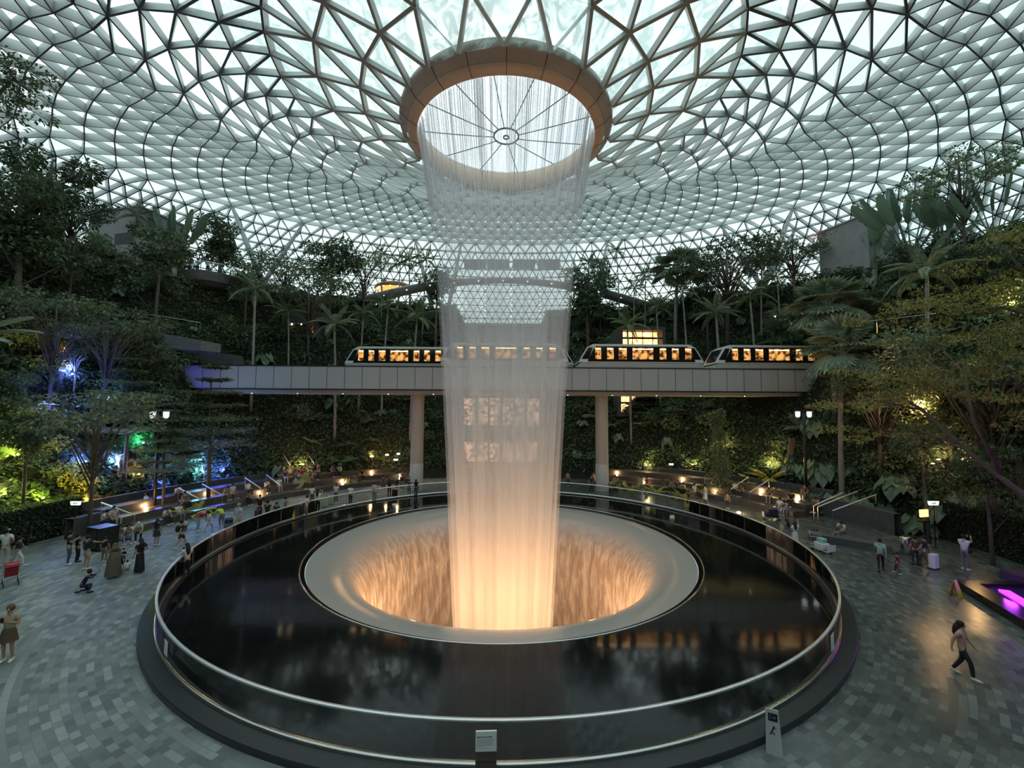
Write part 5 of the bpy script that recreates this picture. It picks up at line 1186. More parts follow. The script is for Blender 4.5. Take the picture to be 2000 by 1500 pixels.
S('walk', 34, 1107, 1048, -60, 'person in dark top and white trousers walking in front of the hedge', top='dark', bot='white')
S('phone', 14, 1292, 1182, 200, 'woman with reddish-brown hair in beige sleeveless top and dark skirt at the frame edge', top='beige', bot='brown', low='mini', hair='bun', hc='brown', phone=True)
S('phone', 133, 1103, 1037, -50, 'person in black shirt and jeans leaning together over a phone beside the loudspeaker', top='black', bot='jeans', phone=False)
S('stand2', 150, 1098, 1044, -20, 'person in all black standing behind the man with the outstretched arm', top='black', bot='black', shoe='black')
S('reach', 168, 1112, 1045, -10, 'man in navy shirt and beige shorts stretching one arm out to the side', top='navy', bot='beige', low='shorts', lng=False)
S('stand', 203, 1098, 1048, 10, 'person in dark clothes behind the woman in the olive cloak', top='black', bot='grey')
S('stand', 221, 1128, 1061, 60, 'woman in long olive-brown cloak and headscarf', top='olive', bot='olive', low='cloak', hair='hijab', hc='olive')
S('stand', 240, 1102, 1072, 30, 'child in pale blue top beside the woman in the olive cloak', top='paleblue', bot='black')
S('stand', 247, 1128, 1094, 40, 'small child in white top with yellow bag next to the long black dress', top='white', bot='grey', low='shorts', bag=('yellow', 'side'))
S('stand2', 272, 1119, 1052, 70, 'woman with long black hair in a long black dress', top='black', bot='black', low='long', hair='long', shoe='white')
S('kneel', 162, 1158, 1090, -60, 'man in navy kneeling on the paving to take a photograph', top='navy', bot='navy', lng=True, phone=True, shoe='black')
S('stand', 305, 1066, 1013, 0, 'girl in short dark dress standing on the paving before the steps', top='dark', bot='dark', low='mini', hair='long')
S('walk', 352, 1072, 1016, -30, 'man with black backpack and white trainers walking by the seats', top='dark', bot='black', bag=('black', 'pack'), low='shorts')
S('phone', 363, 1131, 1061, 60, 'woman with long dark hair, white top and black trousers at the glass balustrade', top='white', bot='black', hair='long', shoe='black', phone=True)
S('bend', 386, 1038, 990, -70, 'man in red shirt, pale jeans and white cap bending forward', top='red', bot='palejeans', cap='white')
S('walk', 407, 1038, 998, -20, 'teenager in white tee and white shorts walking beside the bending man in red', top='white', bot='white', low='shorts')
S('bend', 432, 1030, 990, 60, 'person in lime vest and white cap bending over the luggage trolley', top='lime', bot='grey', cap='white')
S('walk', 464, 1041, 979, 170, 'grey-haired man in pale blue shirt and beige shorts walking towards the camera', top='paleblue', bot='beige', low='shorts', hc='grhair')
S('walk', 506, 1015, 966, 200, 'man in black tee and dark trousers walking by the seating', top='black', bot='dark')
S('photo', 521, 1031, 977, -10, 'woman in black sleeveless top and white trousers taking a picture', top='black', bot='white', hair='bun', phone=True)
S('stand2', 539, 1024, 981, 10, 'woman in dark top and brown trousers carrying a white bag', top='dark', bot='brown', bag=('white', 'side'))
S('photo', 556, 1017, 970, -40, 'man in grey tee and navy trousers holding a phone up', top='grey', bot='navy', phone=True)
S('phone', 598, 1013, 967, -60, 'man in white tee and grey trousers leaning at the balustrade', top='white', bot='grey')
S('photo', 620, 1002, 956, -10, 'woman in white top and black leggings taking a photo by the white suitcases', top='white', bot='black', hair='long', phone=True)
S('stand', 609, 985, 948, 10, 'person in white top standing behind the man at the balustrade', top='white', bot='dark')
S('stand2', 656, 982, 944, 180, 'man in white shirt with crossed arms beside the pale suitcases', top='white', bot='maroon')
S('akimbo', 684, 987, 947, -20, 'man in white shirt and dark trousers with hands on hips', top='white', bot='dark', shoe='black')
S('stand', 731, 982, 941, 10, 'person in lavender shirt and grey trousers at the balustrade', top='lavender', bot='grey', shoe='black')
S('stand', 748, 960, 928, 10, 'person in brown dress at the edge of the crowd west of the pillar', top='brown', bot='brown', low='knee')
S('phone', 760, 973, 935, 0, 'woman in black top and dark trousers with white shoes by the black suitcase', top='black', bot='dark', hair='long')
S('stand', 812, 971, 936, 0, 'woman in black with a shoulder bag in front of the western pillar', top='black', bot='black', hair='long', bag=('brown', 'side'))
S('stand2', 799, 968, 936, 20, 'person in dark clothes beside the woman at the western pillar', top='dark', bot='grey')
for px, py, pt, t_, b_, w in ((775, 955, 922, 'white', 'dark', 'first'), (785, 958, 926, 'dark', 'grey', 'second'), (790, 950, 920, 'grey', 'dark', 'third'), (803, 952, 920, 'white', 'jeans', 'fourth')):
    S('stand', px, py, pt, random.choice((0, 180, 60)), 'standing person in %s top in the crowd near the pillar, %s from brown dress' % (t_, w), top=t_, bot=b_, group='crowd west of the pillar')
S('stand', 1109, 949, 921, 170, 'person in pinkish top standing alone east of the falling water', top='pink', bot='dark')
S('stand2', 1155, 965, 926, 0, 'tall person in dark clothes in front of the eastern pillar', top='dark', bot='dark')
S('reach', 1175, 957, 929, 20, 'person in grey top at the foot of the eastern pillar', top='grey', bot='dark')
S('phone', 1193, 973, 936, -30, 'person in grey hooded top and white shoes east of the eastern pillar', top='grey', bot='dark')
S('armup', 1357, 982, 942, 20, 'man in white shirt raising a phone near the yellow sign', top='white', bot='grey', phone=True)
S('walk', 1378, 986, 945, 60, 'woman in white dress walking past the man with raised phone', top='white', bot='white', low='knee')
S('stand2', 1346, 990, 958, 0, 'person in dark clothes crouching beside the yellow sign', top='dark', bot='dark')
S('stand', 1421, 993, 962, 170, 'person in dark patterned top lit by a phone screen by the floor lamp', top='grey', bot='black')
S('stand', 1538, 1066, 1013, 10, 'woman in black and white patterned dress leaning on the balustrade', top='grey', bot='grey', low='knee', hair='long')
S('armup', 1554, 1069, 1019, -20, 'woman in long white dress holding a phone up high', top='white', bot='white', low='long', hair='long', phone=True)
S('walk', 1721, 1116, 1052, -40, 'woman in cyan tee and black leggings leading a child', top='cyan', bot='black', shoe='black')
S('walk', 1754, 1121, 1079, 20, 'child in maroon clothes walking with the woman in cyan', top='maroon', bot='maroon')
S('stand2', 1789, 1103, 1047, -20, 'person in dark brown clothes standing by the waste bin', top='brown', bot='dark', shoe='black')
S('walk', 1808, 1108, 1046, 30, 'person in dark top pulling the white suitcase', top='dark', bot='brown', shoe='black')
S('photo', 1886, 1113, 1044, -70, 'man in white tee with a cross-body bag photographing before the tall hedge', top='white', bot='grey', bag=('black', 'side'), phone=True)
S('walk', 1882, 1322, 1214, -150, 'woman in pink top, black leggings and white shoes walking alone on the wet paving', top='pink', bot='black', hair='long', shoe='offwhite')
# seated people on the curved steps
Q = sitp
for px, tr_, t_, b_, pz, extra in ((205, 2, 'white', 'black', 'sitlean', 'beside the loudspeaker, first from it'), (226, 2, 'offwhite', 'beige', 'sit', 'beside the loudspeaker, second from it'), (325, 1, 'white', 'black', 'sitlean', 'in front of the bare blue-lit tree'), (352, 1, 'white', 'grey', 'sit', 'with a dark shoulder strap'), (345, 3, 'white', 'black', 'sitlean', 'topmost step under blue-lit branches'),
   (362, 2, 'grey', 'black', 'sit', 'just behind the strapped one'), (440, 2, 'khaki', 'khaki', 'sitlean', 'past the tiered tree trunk'), (455, 2, 'white', 'khaki', 'sit', 'in khaki trousers past the tiered tree trunk'), (484, 2, 'white', 'black', 'sit', 'next to a bright handrail'), (483, 1, 'green', 'black', 'sitlean', 'behind the grey-haired walker'),
   (519, 2, 'white', 'black', 'sitlean', 'above the woman in white trousers'), (545, 2, 'white', 'beige', 'sit', 'above the woman with the white bag'), (556, 3, 'maroon', 'offwhite', 'sit', 'on the topmost step in maroon'), (574, 3, 'grey', 'jeans', 'sitlean', 'on the topmost step in jeans'), (588, 3, 'red', 'black', 'sit', 'on the topmost step in bright red'),
   (603, 3, 'white', 'dark', 'sitlean', 'on the topmost step beside the red one'), (648, 3, 'purple', 'dark', 'sit', 'in purple beside the short stairs'), (662, 3, 'white', 'black', 'sitlean', 'on the topmost step past the short stairs'), (706, 2, 'black', 'dark', 'sit', 'in black alone near the pillar')):
    Q(pz, px, tr_, 'person seated in %s top on western steps %s' % (t_, extra), top=t_, bot=b_, group='people seated on the western steps')
for px, pyy, pt, t_, b_, lab in ((233, 1062, 1022, 'offwhite', 'grey', 'seated woman in pale dress with phone below the loudspeaker'), (249, 1060, 1018, 'white', 'jeans', 'seated woman in white top and blue skirt, middle of three below the loudspeaker'), (268, 1056, 1013, 'offwhite', 'black', 'seated woman in pale headscarf below the loudspeaker')):
    p = onz(px, pyy); person('sitlean', p.x, p.y, 0, -135, 1.62, lab, top=t_, bot=b_, low='knee' if px < 260 else 'trousers', hair='hijab' if px == 268 else 'long', hc='offwhite' if px == 268 else 'hair')
for px, tr_, t_, b_, pz, extra in ((1202, 1, 'red', 'dark', 'sitlean', 'behind the eastern pillar'), (1252, 1, 'palegreen', 'palegreen', 'sit', 'in pale green beside the one in red'), (1263, 1, 'red', 'pink', 'sit', 'in red beside the pale green one'), (1298, 1, 'dark', 'black', 'sitlean', 'west of the brown bag'), (1312, 1, 'khaki', 'dark', 'sit', 'in khaki between two dark ones'), (1324, 1, 'dark', 'black', 'sit', 'in dark clothes beside the white one'), (1337, 1, 'white', 'black', 'sitlean', 'beside the yellow sign'),
   (1384, 3, 'black', 'offwhite', 'sitlean', 'on the topmost step in pale trousers'), (1400, 3, 'pink', 'dark', 'sit', 'on the topmost step in pink'), (1436, 2, 'white', 'dark', 'sit', 'near the first bright handrail'), (1450, 2, 'black', 'dark', 'sitlean', 'leaning towards the first bright handrail'), (1504, 2, 'black', 'beige', 'sitlean', 'with bare legs stretched out'), (1545, 2, 'black', 'black', 'sit', 'in black above the trolley'), (1572, 3, 'maroon', 'grey', 'sit', 'above the pair beside the loaded trolley'), (1596, 2, 'pink', 'dark', 'sitlean', 'in pink next to the long handrails'),
   (1522, 1, 'white', 'purple', 'sit', 'in white behind the loaded trolley'), (1535, 1, 'paleblue', 'palejeans', 'sitlean', 'in pale jeans behind the loaded trolley')):
    Q(pz, px, tr_, 'person seated in %s top on eastern steps %s' % (t_, extra), side=-1, top=t_, bot=b_, group='people seated on the eastern steps')
p = onz(1648, 1055); person('sitlean', p.x, p.y, 0, 110, 1.7, 'man in white tee and jeans seated on the low stone block', top='white', bot='jeans')
p = onz(1634, 1060); person('sit', p.x, p.y, 0, 110, 1.1, 'small child seated on the low stone block beside the man', top='grey', bot='dark')
S('walk', 284, 1012, 962, 160, 'woman in white top and black shorts coming down the warm-lit steps', top='white', bot='black', low='shorts', bag=('white', 'side'))
S('stand', 362, 1040, 1014, 0, 'small child in white tee near the backpacked man', top='white', bot='dark')
p = onz(528, 980); person('stand', *pol(RD(47), 24.9), .86, 140, 1.7, 'person in dark red top standing up on the seating steps', top='maroon', bot='dark')
for dx_, t_, pz, lab in ((-1.0, 'grey', 'stand', 'person in grey on the viewing balcony, nearest the walkway'), (-.2, 'white', 'phone', 'middle person on the viewing balcony'), (.9, 'white', 'stand2', 'person in white on the viewing balcony, nearest the leaning strut')):
    person(pz, bx+dx_, by-1.8, bzt, 180, 1.7, lab, top=t_, bot='dark')
# ------------------------------------------------------------------ luggage, signs, lamps and other things on the plaza
def wheel(c, r=.05, w=.03, ax='x'):
    g = MB(); n = 12
    for s in (-1, 1):
        for i in range(n): a = 2*pi*i/n; g.v.append((c[0]+s*w/2, c[1]+r*cos(a), c[2]+r*sin(a)))
    for i in range(n): j = (i+1) % n; g.face((i, j, n+j, n+i))
    g.face(tuple(range(n))[::-1]); g.face(tuple(range(n, 2*n))); return g
def suitcase(px, py, col, h, label, rz=.3, handle=True, grp=None):
    p = onz(px, py); t = thing('suitcase', label, 'suitcase', p, rz, grp); g = MB(); w = h*.66; d = h*.38
    pr = [(-w/2+.05, -d/2), (w/2-.05, -d/2), (w/2, -d/2+.05), (w/2, d/2-.05), (w/2-.05, d/2), (-w/2+.05, d/2), (-w/2, d/2-.05), (-w/2, -d/2+.05)]
    g.prism(pr, .07, h); sh = obj('shell', g, cm(col), t)
    for k in range(4): g = MB(); x = -w*.35+w*.7*k/3; g.box(x-.015, x+.015, -d/2-.008, -d/2, .12, h-.06); obj('rib', g, cm(col), sh)
    for x in (-w/2+.06, w/2-.06):
        for y in (-d/2+.05, d/2-.05): obj('wheel', wheel((x, y, .035), .035), M_dark, t)
    if handle: g = MB(); g.tube([(-.1, d/2-.04, h), (-.1, d/2-.04, h+.38), (.1, d/2-.04, h+.38), (.1, d/2-.04, h)], .012, 6); obj('handle', g, M_chrome, t)
    return t
suitcase(1824, 1111, 'white', .72, 'white suitcase with raised handle pulled by the person in a dark top', .4)
suitcase(634, 990, 'offwhite', .75, 'tall pale suitcase standing behind the woman in black leggings', .2)
suitcase(646, 986, 'palegreen', .75, 'pale green suitcase beside the tall pale one', .1)
suitcase(771, 972, 'black', .7, 'black suitcase beside the woman in black top and white shoes', 0)
suitcase(503, 1014, 'maroon', .6, 'small maroon suitcase on the floor beside the man in black tee', .2, False)
def trolley(px, py, rz, label, loads, sign=None):
    p = onz(px, py); t = thing('luggage_trolley', label, 'trolley', p, rz); g = MB()
    g.tube([(-.28, -.55, .16), (-.28, .45, .16), (-.28, .5, .55), (-.28, .56, 1.02), (.28, .56, 1.02), (.28, .5, .55), (.28, .45, .16), (.28, -.55, .16), (-.28, -.55, .16)], .018, 6)
    for z in (.35, .7): g.tube([(-.28, .49, z), (.28, .49, z)], .012, 5)
    for y in (-.4, -.2, 0, .2, .4): g.tube([(-.28, y, .16), (.28, y, .16)], .012, 5)
    fr = obj('frame', g, M_chrome, t, True); g = MB(); g.tube([(-.27, .57, 1.05), (.27, .57, 1.05)], .024, 8); obj('handle', g, M_dark, t, True)
    g = MB(); 
    for z in (.78, .88, .98): g.tube([(-.25, .48, z), (-.25, .3, z), (.25, .3, z), (.25, .48, z)], .008, 4)
    obj('basket', g, M_chrome, t)
    if sign: g = MB(); g.box(-.26, .26, -.57, -.55, .2, .52); obj('advert_panel', g, cm(sign), t)
    for c in ((-.24, .42, .07), (.24, .42, .07), (0, -.5, .07)): obj('wheel', wheel(c, .07, .035), M_dark, t)
    for i, (c, x, y, z, a, b, d) in enumerate(loads):
        q = thing('suitcase', '%s %s case lying on the %s' % (('lower', 'upper')[i], c, ' '.join(label.split()[:9])), 'suitcase', p, rz)
        g = MB(); g.prism([(x-a/2+.04, y-b/2), (x+a/2-.04, y-b/2), (x+a/2, y-b/2+.04), (x+a/2, y+b/2-.04), (x+a/2-.04, y+b/2), (x-a/2+.04, y+b/2), (x-a/2, y+b/2-.04), (x-a/2, y-b/2+.04)], z, z+d); obj('shell', g, cm(c), q)
        g = MB(); g.tube([(x-.07, y-b/2-.01, z+d*.5), (x-.07, y-b/2-.05, z+d*.5), (x+.07, y-b/2-.05, z+d*.5), (x+.07, y-b/2-.01, z+d*.5)], .01, 5); obj('handle', g, M_dark, q)
trolley(446, 1034, .6, 'luggage trolley beside the bending person in lime', [('grey', 0, 0, .19, .5, .75, .25), ('navy', 0, 0, .45, .45, .6, .22)])
trolley(1508, 1015, -1.9, 'luggage trolley stacked with navy bags beside the seated pair', [('navy', 0, .0, .19, .5, .75, .28), ('navy', 0, .05, .48, .46, .6, .3)], 'white')
trolley(1607, 1078, .1, 'luggage trolley with white panel facing the camera', [('white', 0, .05, .19, .5, .6, .3), ('cyan', .05, .1, .5, .35, .4, .22)], 'white')
def stroller(px, py, rz, label, c):
    p = onz(px, py); t = thing('stroller', label, 'stroller', p, rz); g = MB()
    g.tube([(-.22, .35, .12), (-.22, 0, .5), (-.22, -.4, .98), (.22, -.4, .98), (.22, 0, .5), (.22, .35, .12)], .014, 6); g.tube([(-.22, -.3, .12), (-.22, .1, .62)], .014, 6); g.tube([(.22, -.3, .12), (.22, .1, .62)], .014, 6); obj('frame', g, M_chrome, t, True)
    g = MB(); g.v += [(-.2, .25, .4), (.2, .25, .4), (.2, -.08, .38), (-.2, -.08, .38), (.2, -.25, .85), (-.2, -.25, .85)]; g.face((0, 1, 2, 3)); g.face((3, 2, 4, 5)); obj('seat', g, cm(c), t)
    g = MB()
    for i in range(7):
        a = pi*(.15+.75*i/6); g.v += [(-.21, -.12-.3*cos(a)*.9, .72+.28*sin(a)), (.21, -.12-.3*cos(a)*.9, .72+.28*sin(a))]
    for i in range(6): g.face((2*i, 2*i+1, 2*i+3, 2*i+2))
    obj('canopy', g, cm(c), t)
    for c_ in ((-.22, .33, .1), (.22, .33, .1), (-.22, -.3, .1), (.22, -.3, .1)): obj('wheel', wheel(c_, .1, .03), M_dark, t)
stroller(20, 1142, .9, 'red stroller at the frame edge in front of the hedge', 'red'); stroller(232, 1118, .3, 'dark stroller beside the woman in the olive cloak', 'black')
M_yel = mat('yellow_plastic', (.62, .40, .03), .5, 0, .05, 4)
def aframe(px, py, ptop, rz, label, m, w=.3, glyph=None):
    p = onz(px, py); h = zat(px, ptop, p.x, p.y); h = max(.55, min(1.0, h)); t = thing('floor_sign', label, 'sign', p, rz); sp = h*.28
    for s in (-1, 1):
        g = MB(); n = len(g.v); g.v += [(-w/2, s*sp, 0), (w/2, s*sp, 0), (w/2*.75, s*.015, h), (-w/2*.75, s*.015, h), (-w/2, s*(sp-.015), 0), (w/2, s*(sp-.015), 0), (w/2*.75, 0, h), (-w/2*.75, 0, h)]
        for f in ((0, 1, 2, 3), (7, 6, 5, 4), (0, 4, 5, 1), (1, 5, 6, 2), (3, 7, 4, 0), (2, 6, 7, 3)): g.face(f)
        pn = obj('panel', g, m, t)
        if glyph and s == -1:
            def at(u, v): return Vector((u*w, -(sp*(1-v)+.015*v)-.004, v*h))
            def quadg(u0, u1, v0, v1, mm, nm='pictogram'): q = MB(); q.quad(at(u0, v0), at(u1, v0), at(u1, v1), at(u0, v1)); obj(nm, q, mm, pn)
            if glyph == 'person':
                quadg(-.26, .30, .74, .92, M_dark, 'heading_block'); quadg(-.16, -.10, .78, .88, m, 'heading_mark'); quadg(.0, .20, .81, .84, m, 'heading_mark')
                q = MB(); q.ball(at(.05, .62), .022, 8, 6, (1, .15, 1)); q.bar(at(.03, .60), at(-.10, .50), .03, .004, (0, 1, 0)); q.bar(at(-.10, .50), at(.10, .46), .022, .004, (0, 1, 0)); q.bar(at(-.10, .50), at(-.2, .44), .022, .004, (0, 1, 0)); q.bar(at(.02, .58), at(.18, .60), .016, .004, (0, 1, 0)); obj('pictogram', q, M_dark, pn)
            else: quadg(-.2, .2, .35, .75, M_dark, 'notice_block'); quadg(-.13, .13, .60, .65, m, 'notice_line'); quadg(-.13, .13, .45, .50, m, 'notice_line')
    return t
aframe(1510, 1461, 1386, -.45, 'silver folding floor sign with black slipping-figure pictogram outside the balustrade', mat('silver_sign_plastic', (.42, .45, .46), .4, .2, .05, 5), .34, 'person')
aframe(1867, 1164, 1134, .35, 'yellow folding wet-floor sign by the purple-lit pool', M_yel, .3)
aframe(1341, 989, 968, -.2, 'yellow folding sign with black notice among the eastern crowd', M_yel, .4, 'notice')
aframe(571, 1018, 995, .5, 'yellow folding wet-floor sign beside the man in grey tee', M_yel, .3)
# information board
ib = thing('information_board', 'white information panel on a brown post in front of the balustrade', 'sign', P(949, 1496, 8.45)); ib.location.z = 0; ib.rotation_euler = (0, 0, .03)
def ibp(y): return zat(949, y, ib.location.x, ib.location.y)
zt = ibp(1428); zm = ibp(1467); bw = .425
g = MB(); g.box(-bw/2, bw/2, 0, .05, 0, zm); bpnl = obj('post', g, mat('brown_metal', (.10, .072, .058), .5, .2, .1, 6), ib)
g = MB(); g.box(-bw/2, bw/2, -.012, .03, zm, zt); brd = obj('panel', g, M_white, ib)
def text(s, size, x, y, z, m, parent, name='lettering', rx=pi/2, rz=0, bold=0., ax='LEFT'):
    c = bpy.data.curves.new(name, 'FONT'); c.body = s; c.size = size; c.extrude = .001; c.offset = bold; c.align_x = ax; o = bpy.data.objects.new('tmp', c); COL.objects.link(o)
    dg = bpy.context.evaluated_depsgraph_get(); dg.update(); me = bpy.data.meshes.new_from_object(o.evaluated_get(dg)); bpy.data.objects.remove(o); bpy.data.curves.remove(c)
    me.materials.clear(); me.materials.append(m); q = link(name, me, parent); q.location = (x, y, z); q.rotation_euler = (rx, 0, rz); return q
H_ = zt-zm; text('JEWEL RAIN VORTEX', .032, -bw/2+.03, -.014, zt-H_*.30, M_dark, brd, bold=.001)
mg = mat('print_grey', (.30, .33, .35), .6)
for i in range(9):
    g = MB(); z = zt-H_*(.38+.052*i)-(.05*H_ if i == 8 else 0); ww = (.92, .9, .93, .88, .94, .86, .9, .4, .8)[i]; g.box(-bw/2+.03, -bw/2+.03+(bw-.06)*ww, -.0135, -.012, z-.004, z+.003); obj('text_line', g, mg, brd)
for i in range(4): g = MB(); g.ball((-bw/2+.05+.09*i, -.003, ibp(1483)), .008, 8, 5, (1, .3, 1)); obj('braille_dot', g, mat('pale_dot', (.4, .36, .3)), bpnl)
g = MB(); g.box(-bw/2, bw/2, -.004, .0, ibp(1489), ibp(1488)); obj('seam', g, M_dark, bpnl); text('T', .05, -bw/2+.04, -.004, ibp(1497), M_dark, bpnl)
# notices stuck on the balustrade
for px, py, w, h, lab in ((432, 1058, .34, .42, 'white notice on the balustrade next to the woman with long dark hair'), (1538, 1063, .36, .48, 'white notice on the balustrade next to the patterned dress'), (1267, 978, .22, .7, 'narrow pale notice on the far side of the balustrade')):
    for F in np.linspace(10, 45, 700):
        q = P(px, py, F); r = sqrt(q.x**2+(q.y-25)**2)
        if (q.y > 14 and r < 15.62 and px != 1267) or (px == 1267 and q.y > 36 and r > 15.55): break
    a = atan2(-q.x, q.y-25); o = MB(); o.box(-w/2, w/2, -.004, .004, -h/2, h/2); o = obj('notice', o, mat('white_paper', (.75, .76, .76), .7)); o.location = (-15.56*sin(a), 25+15.56*cos(a), .75); o.rotation_euler = (0, 0, a); tag(o, lab, 'notice')
# ------------------------------------------------------------------ handrails and lamps on the steps
def step_rail(px, side, r0, r1, label, grp):
    lo = None
    for F in np.linspace(20, 60, 900):
        x, y = xyF(px, F, 960); az, r = azr(x, y)
        if y > 25-8 and r > (r0+r1)/2: break
    rin = 23.0 if side > 0 else 22.2
    def zz(r): return .43*max(0, min(3, (r-rin)/1.35+.6))
    t = thing('step_handrail', label, 'handrail', (0, 25, 0), 0, grp); d = Vector((-sin(az), cos(az), 0)); a = d*(r0)+Vector((0, 0, zz(r0)+.85)); b = d*r1+Vector((0, 0, zz(r1)+.85))
    g = MB(); g.tube([a, b], .045, 6); obj('rail', g, mat('lit_steel_rail', (.85, .85, .82), .35, .3), t, True)
    for q, r in ((a, r0), (b, r1)): g = MB(); g.tube([q, (q.x, q.y, zz(r)-.1)], .022, 5); obj('post', g, M_chrome, t)
ordn = ['first', 'second', 'third', 'fourth', 'fifth', 'sixth', 'seventh', 'eighth', 'ninth', 'tenth']
for i, px in enumerate((232, 370, 414, 493, 533)): step_rail(px, 1, 23.1, 25.4, 'sloping steel handrail on the western steps, %s from the loudspeaker' % ordn[i], 'handrails on the steps')
for i, px in enumerate((1446, 1484, 1617, 1636, 1668)): step_rail(px, -1, 22.4, 25.0 if i < 3 else 25.9, 'sloping steel handrail on the eastern steps, %s from the yellow notice sign' % ordn[i], 'handrails on the steps')
M_lamp = emis('warm_lamp', (1., .62, .28), 9)
def sl(x, y, z, label, cat='lamp', r=.055, power=0, col=(1, .6, .28), m=None, grp=None, nm='step_lamp'):
    g = MB(); g.ball((0, 0, r*.6), r, 10, 7, (1.2, 1.2, .6)); t = thing(nm, label, cat, (x, y, z), 0, grp); obj('glowing_lens', g, m or M_lamp, t, True); g = MB(); g.lathe([(r*1.5, -.02), (r*1.5, .02), (r*1.1, .03)], 14); obj('rim', g, M_dark, t)
    if power: l = light('POINT', (0, 0, r*2.5), col, power, .06); l.parent = t
for i, (azd, k) in enumerate(((34, 2), (42, 1), (50, 2), (60, 1), (68, 2), (78, 2), (28, 1))):
    x, y = pol(RD(azd), 23.0+1.35*k-.12); sl(x, y, .43*k+.0, 'small warm lamp glowing on the western seating steps', grp='lamps on the western steps', power=38)
for i, (azd, k) in enumerate(((-30, 2), (-38, 1), (-46, 2), (-55, 1), (-63, 2), (-70, 2), (-26, 1))):
    x, y = pol(RD(azd), 22.2+1.35*k-.12); sl(x, y, .43*k+.0, 'small warm lamp glowing on the eastern seating steps', grp='lamps on the eastern steps', power=38)
p = onz(1443, 1003); sl(p.x, p.y, .0, 'bright warm floor lamp mirrored on the wet paving below the eastern steps', r=.13, power=60)
# garden lamps
x, y = xyF(1788, 29); zl = zat(1788, 792, x, y); t = thing('garden_lamp', 'bright warm globe lamp on a post inside the spreading tree', 'lamp', (x, y, ground(x, y))); g = MB(); g.tube([(0, 0, -.2), (0, 0, zl-ground(x, y))], .04, 6); obj('post', g, M_dark, t); g = MB(); g.ball((0, 0, zl-ground(x, y)+.1), .17, 12, 8); obj('globe', g, emis('hot_globe', (1, .55, .2), 60), t, True); l = light('POINT', (0, -.3, zl-ground(x, y)+.1), (1, .55, .2), 700, .2); l.parent = t
for i, (px, py, F, pw) in enumerate(((1822, 907, 24, 18), (1833, 899, 24.3, 18), (1844, 892, 24.6, 18))): p = P(px, py, F); sl(p.x, p.y, p.z, 'small warm lamp in the row of three deep in the eastern planting', r=.07, power=pw, grp='row of three planting lamps', nm='garden_lamp')
for i, (px, py, F, c, lab) in enumerate(((726, 893, 46, (1, .5, .18), 'orange wall lamp under the viaduct, farthest from the pillar'), (756, 890, 46, (1, .5, .18), 'orange wall lamp under the viaduct, middle of three'), (778, 888, 46, (1, .6, .3), 'orange wall lamp under the viaduct, nearest the pillar'))): p = P(px, py, F); sl(p.x, p.y, p.z, lab, r=.16, power=60, col=c, nm='wall_lamp')
def twin(px, ytop, F, label):
    x, y = xyF(px, F); z = ground(x, y); h = zat(px, ytop, x, y)-z; t = thing('lamp_post', label, 'lamp post', (x, y, z)); g = MB(); g.tube([(0, 0, -.2), (0, 0, h)], [.12, .09], 8); obj('pole', g, M_dark, t, True); g = MB(); g.box(-.62, .62, -.05, .05, h-.06, h+.04); obj('crossbar', g, M_dark, t)
    for s in (-1, 1): g = MB(); g.lathe([(.01, h-.06), (.19, h-.08), (.17, h-.45), (.10, h-.55), (.01, h-.56)], 14, cx=s*.48); obj('lantern', g, emis('pale_lantern', (.9, .95, 1.), .75), t, True)
twin(312, 802, 30.5, 'black lamp post with two pale lanterns in the blue-lit grove'); twin(1569, 802, 34.5, 'black lamp post with two pale lanterns beside the fan palm trunk')
# lit exit signs
M_exit = emis('pale_green_sign', (.75, 1., .85), 1.5)
for px, py, F, w, lab in ((1823, 983, 24.4, .62, 'glowing pale green exit sign above the waste bin'), (148, 983, 25.3, .6, 'glowing pale green exit sign in the yellow-lit planting'), (773, 898, 45, .5, 'small glowing exit sign next to the western pillar'), (1311, 907, 41, .45, 'small glowing exit sign between the yellow ferns')):
    p = P(px, py, F); t = thing('exit_sign', lab, 'sign', p); g = MB(); g.prism([(-w/2, w*.19), (w/2, w*.19), (w*.42, -w*.17), (-w*.42, -w*.17)], -.04, .04, Matrix(((1, 0, 0, 0), (0, 0, 1, 0), (0, 1, 0, 0), (0, 0, 0, 1)))); obj('lit_face', g, M_exit, t)
    if w > .5:
        for u in (-.18, -.05, .1): g = MB(); g.box(w*u, w*u+w*.08, -.05, -.042, -w*.08, w*.1); obj('pictogram', g, mat('sign_green', (.03, .2, .1)), t)
    g = MB(); g.tube([(0, 0, -w*.17), (0, 0, ground(p.x, p.y)-p.z)], .03, 5); obj('post', g, M_dark, t)
# warm totem, tilted board
p = P(1806, 1003, 24.6); t = thing('light_totem', 'orange-lit display totem below the exit sign above the waste bin', 'sign', p, .2); g = MB(); g.box(-.3, .3, 0, .08, -.2, .22); obj('lit_panel', g, emis('orange_panel', (1, .55, .22), 1.6), t); g = MB(); g.box(-.38, .38, -.02, .14, -.5, -.44); g.tube([(0, .04, -.5), (0, .04, ground(p.x, p.y)-p.z)], .06, 6); obj('stand', g, M_dark, t)
p = P(1546, 872, 36); t = thing('banner_sign', 'tall tan banner board tilted above the large tree fern', 'sign', p, .3); t.rotation_euler = (0, .25, .3); g = MB(); g.box(-.32, .32, 0, .05, -.7, .7); obj('board', g, mat('tan_banner', (.34, .22, .14), .6), t); g = MB(); g.tube([(0, .05, -.7), (0, .1, -3.4)], .04, 5); obj('post', g, M_dark, t)
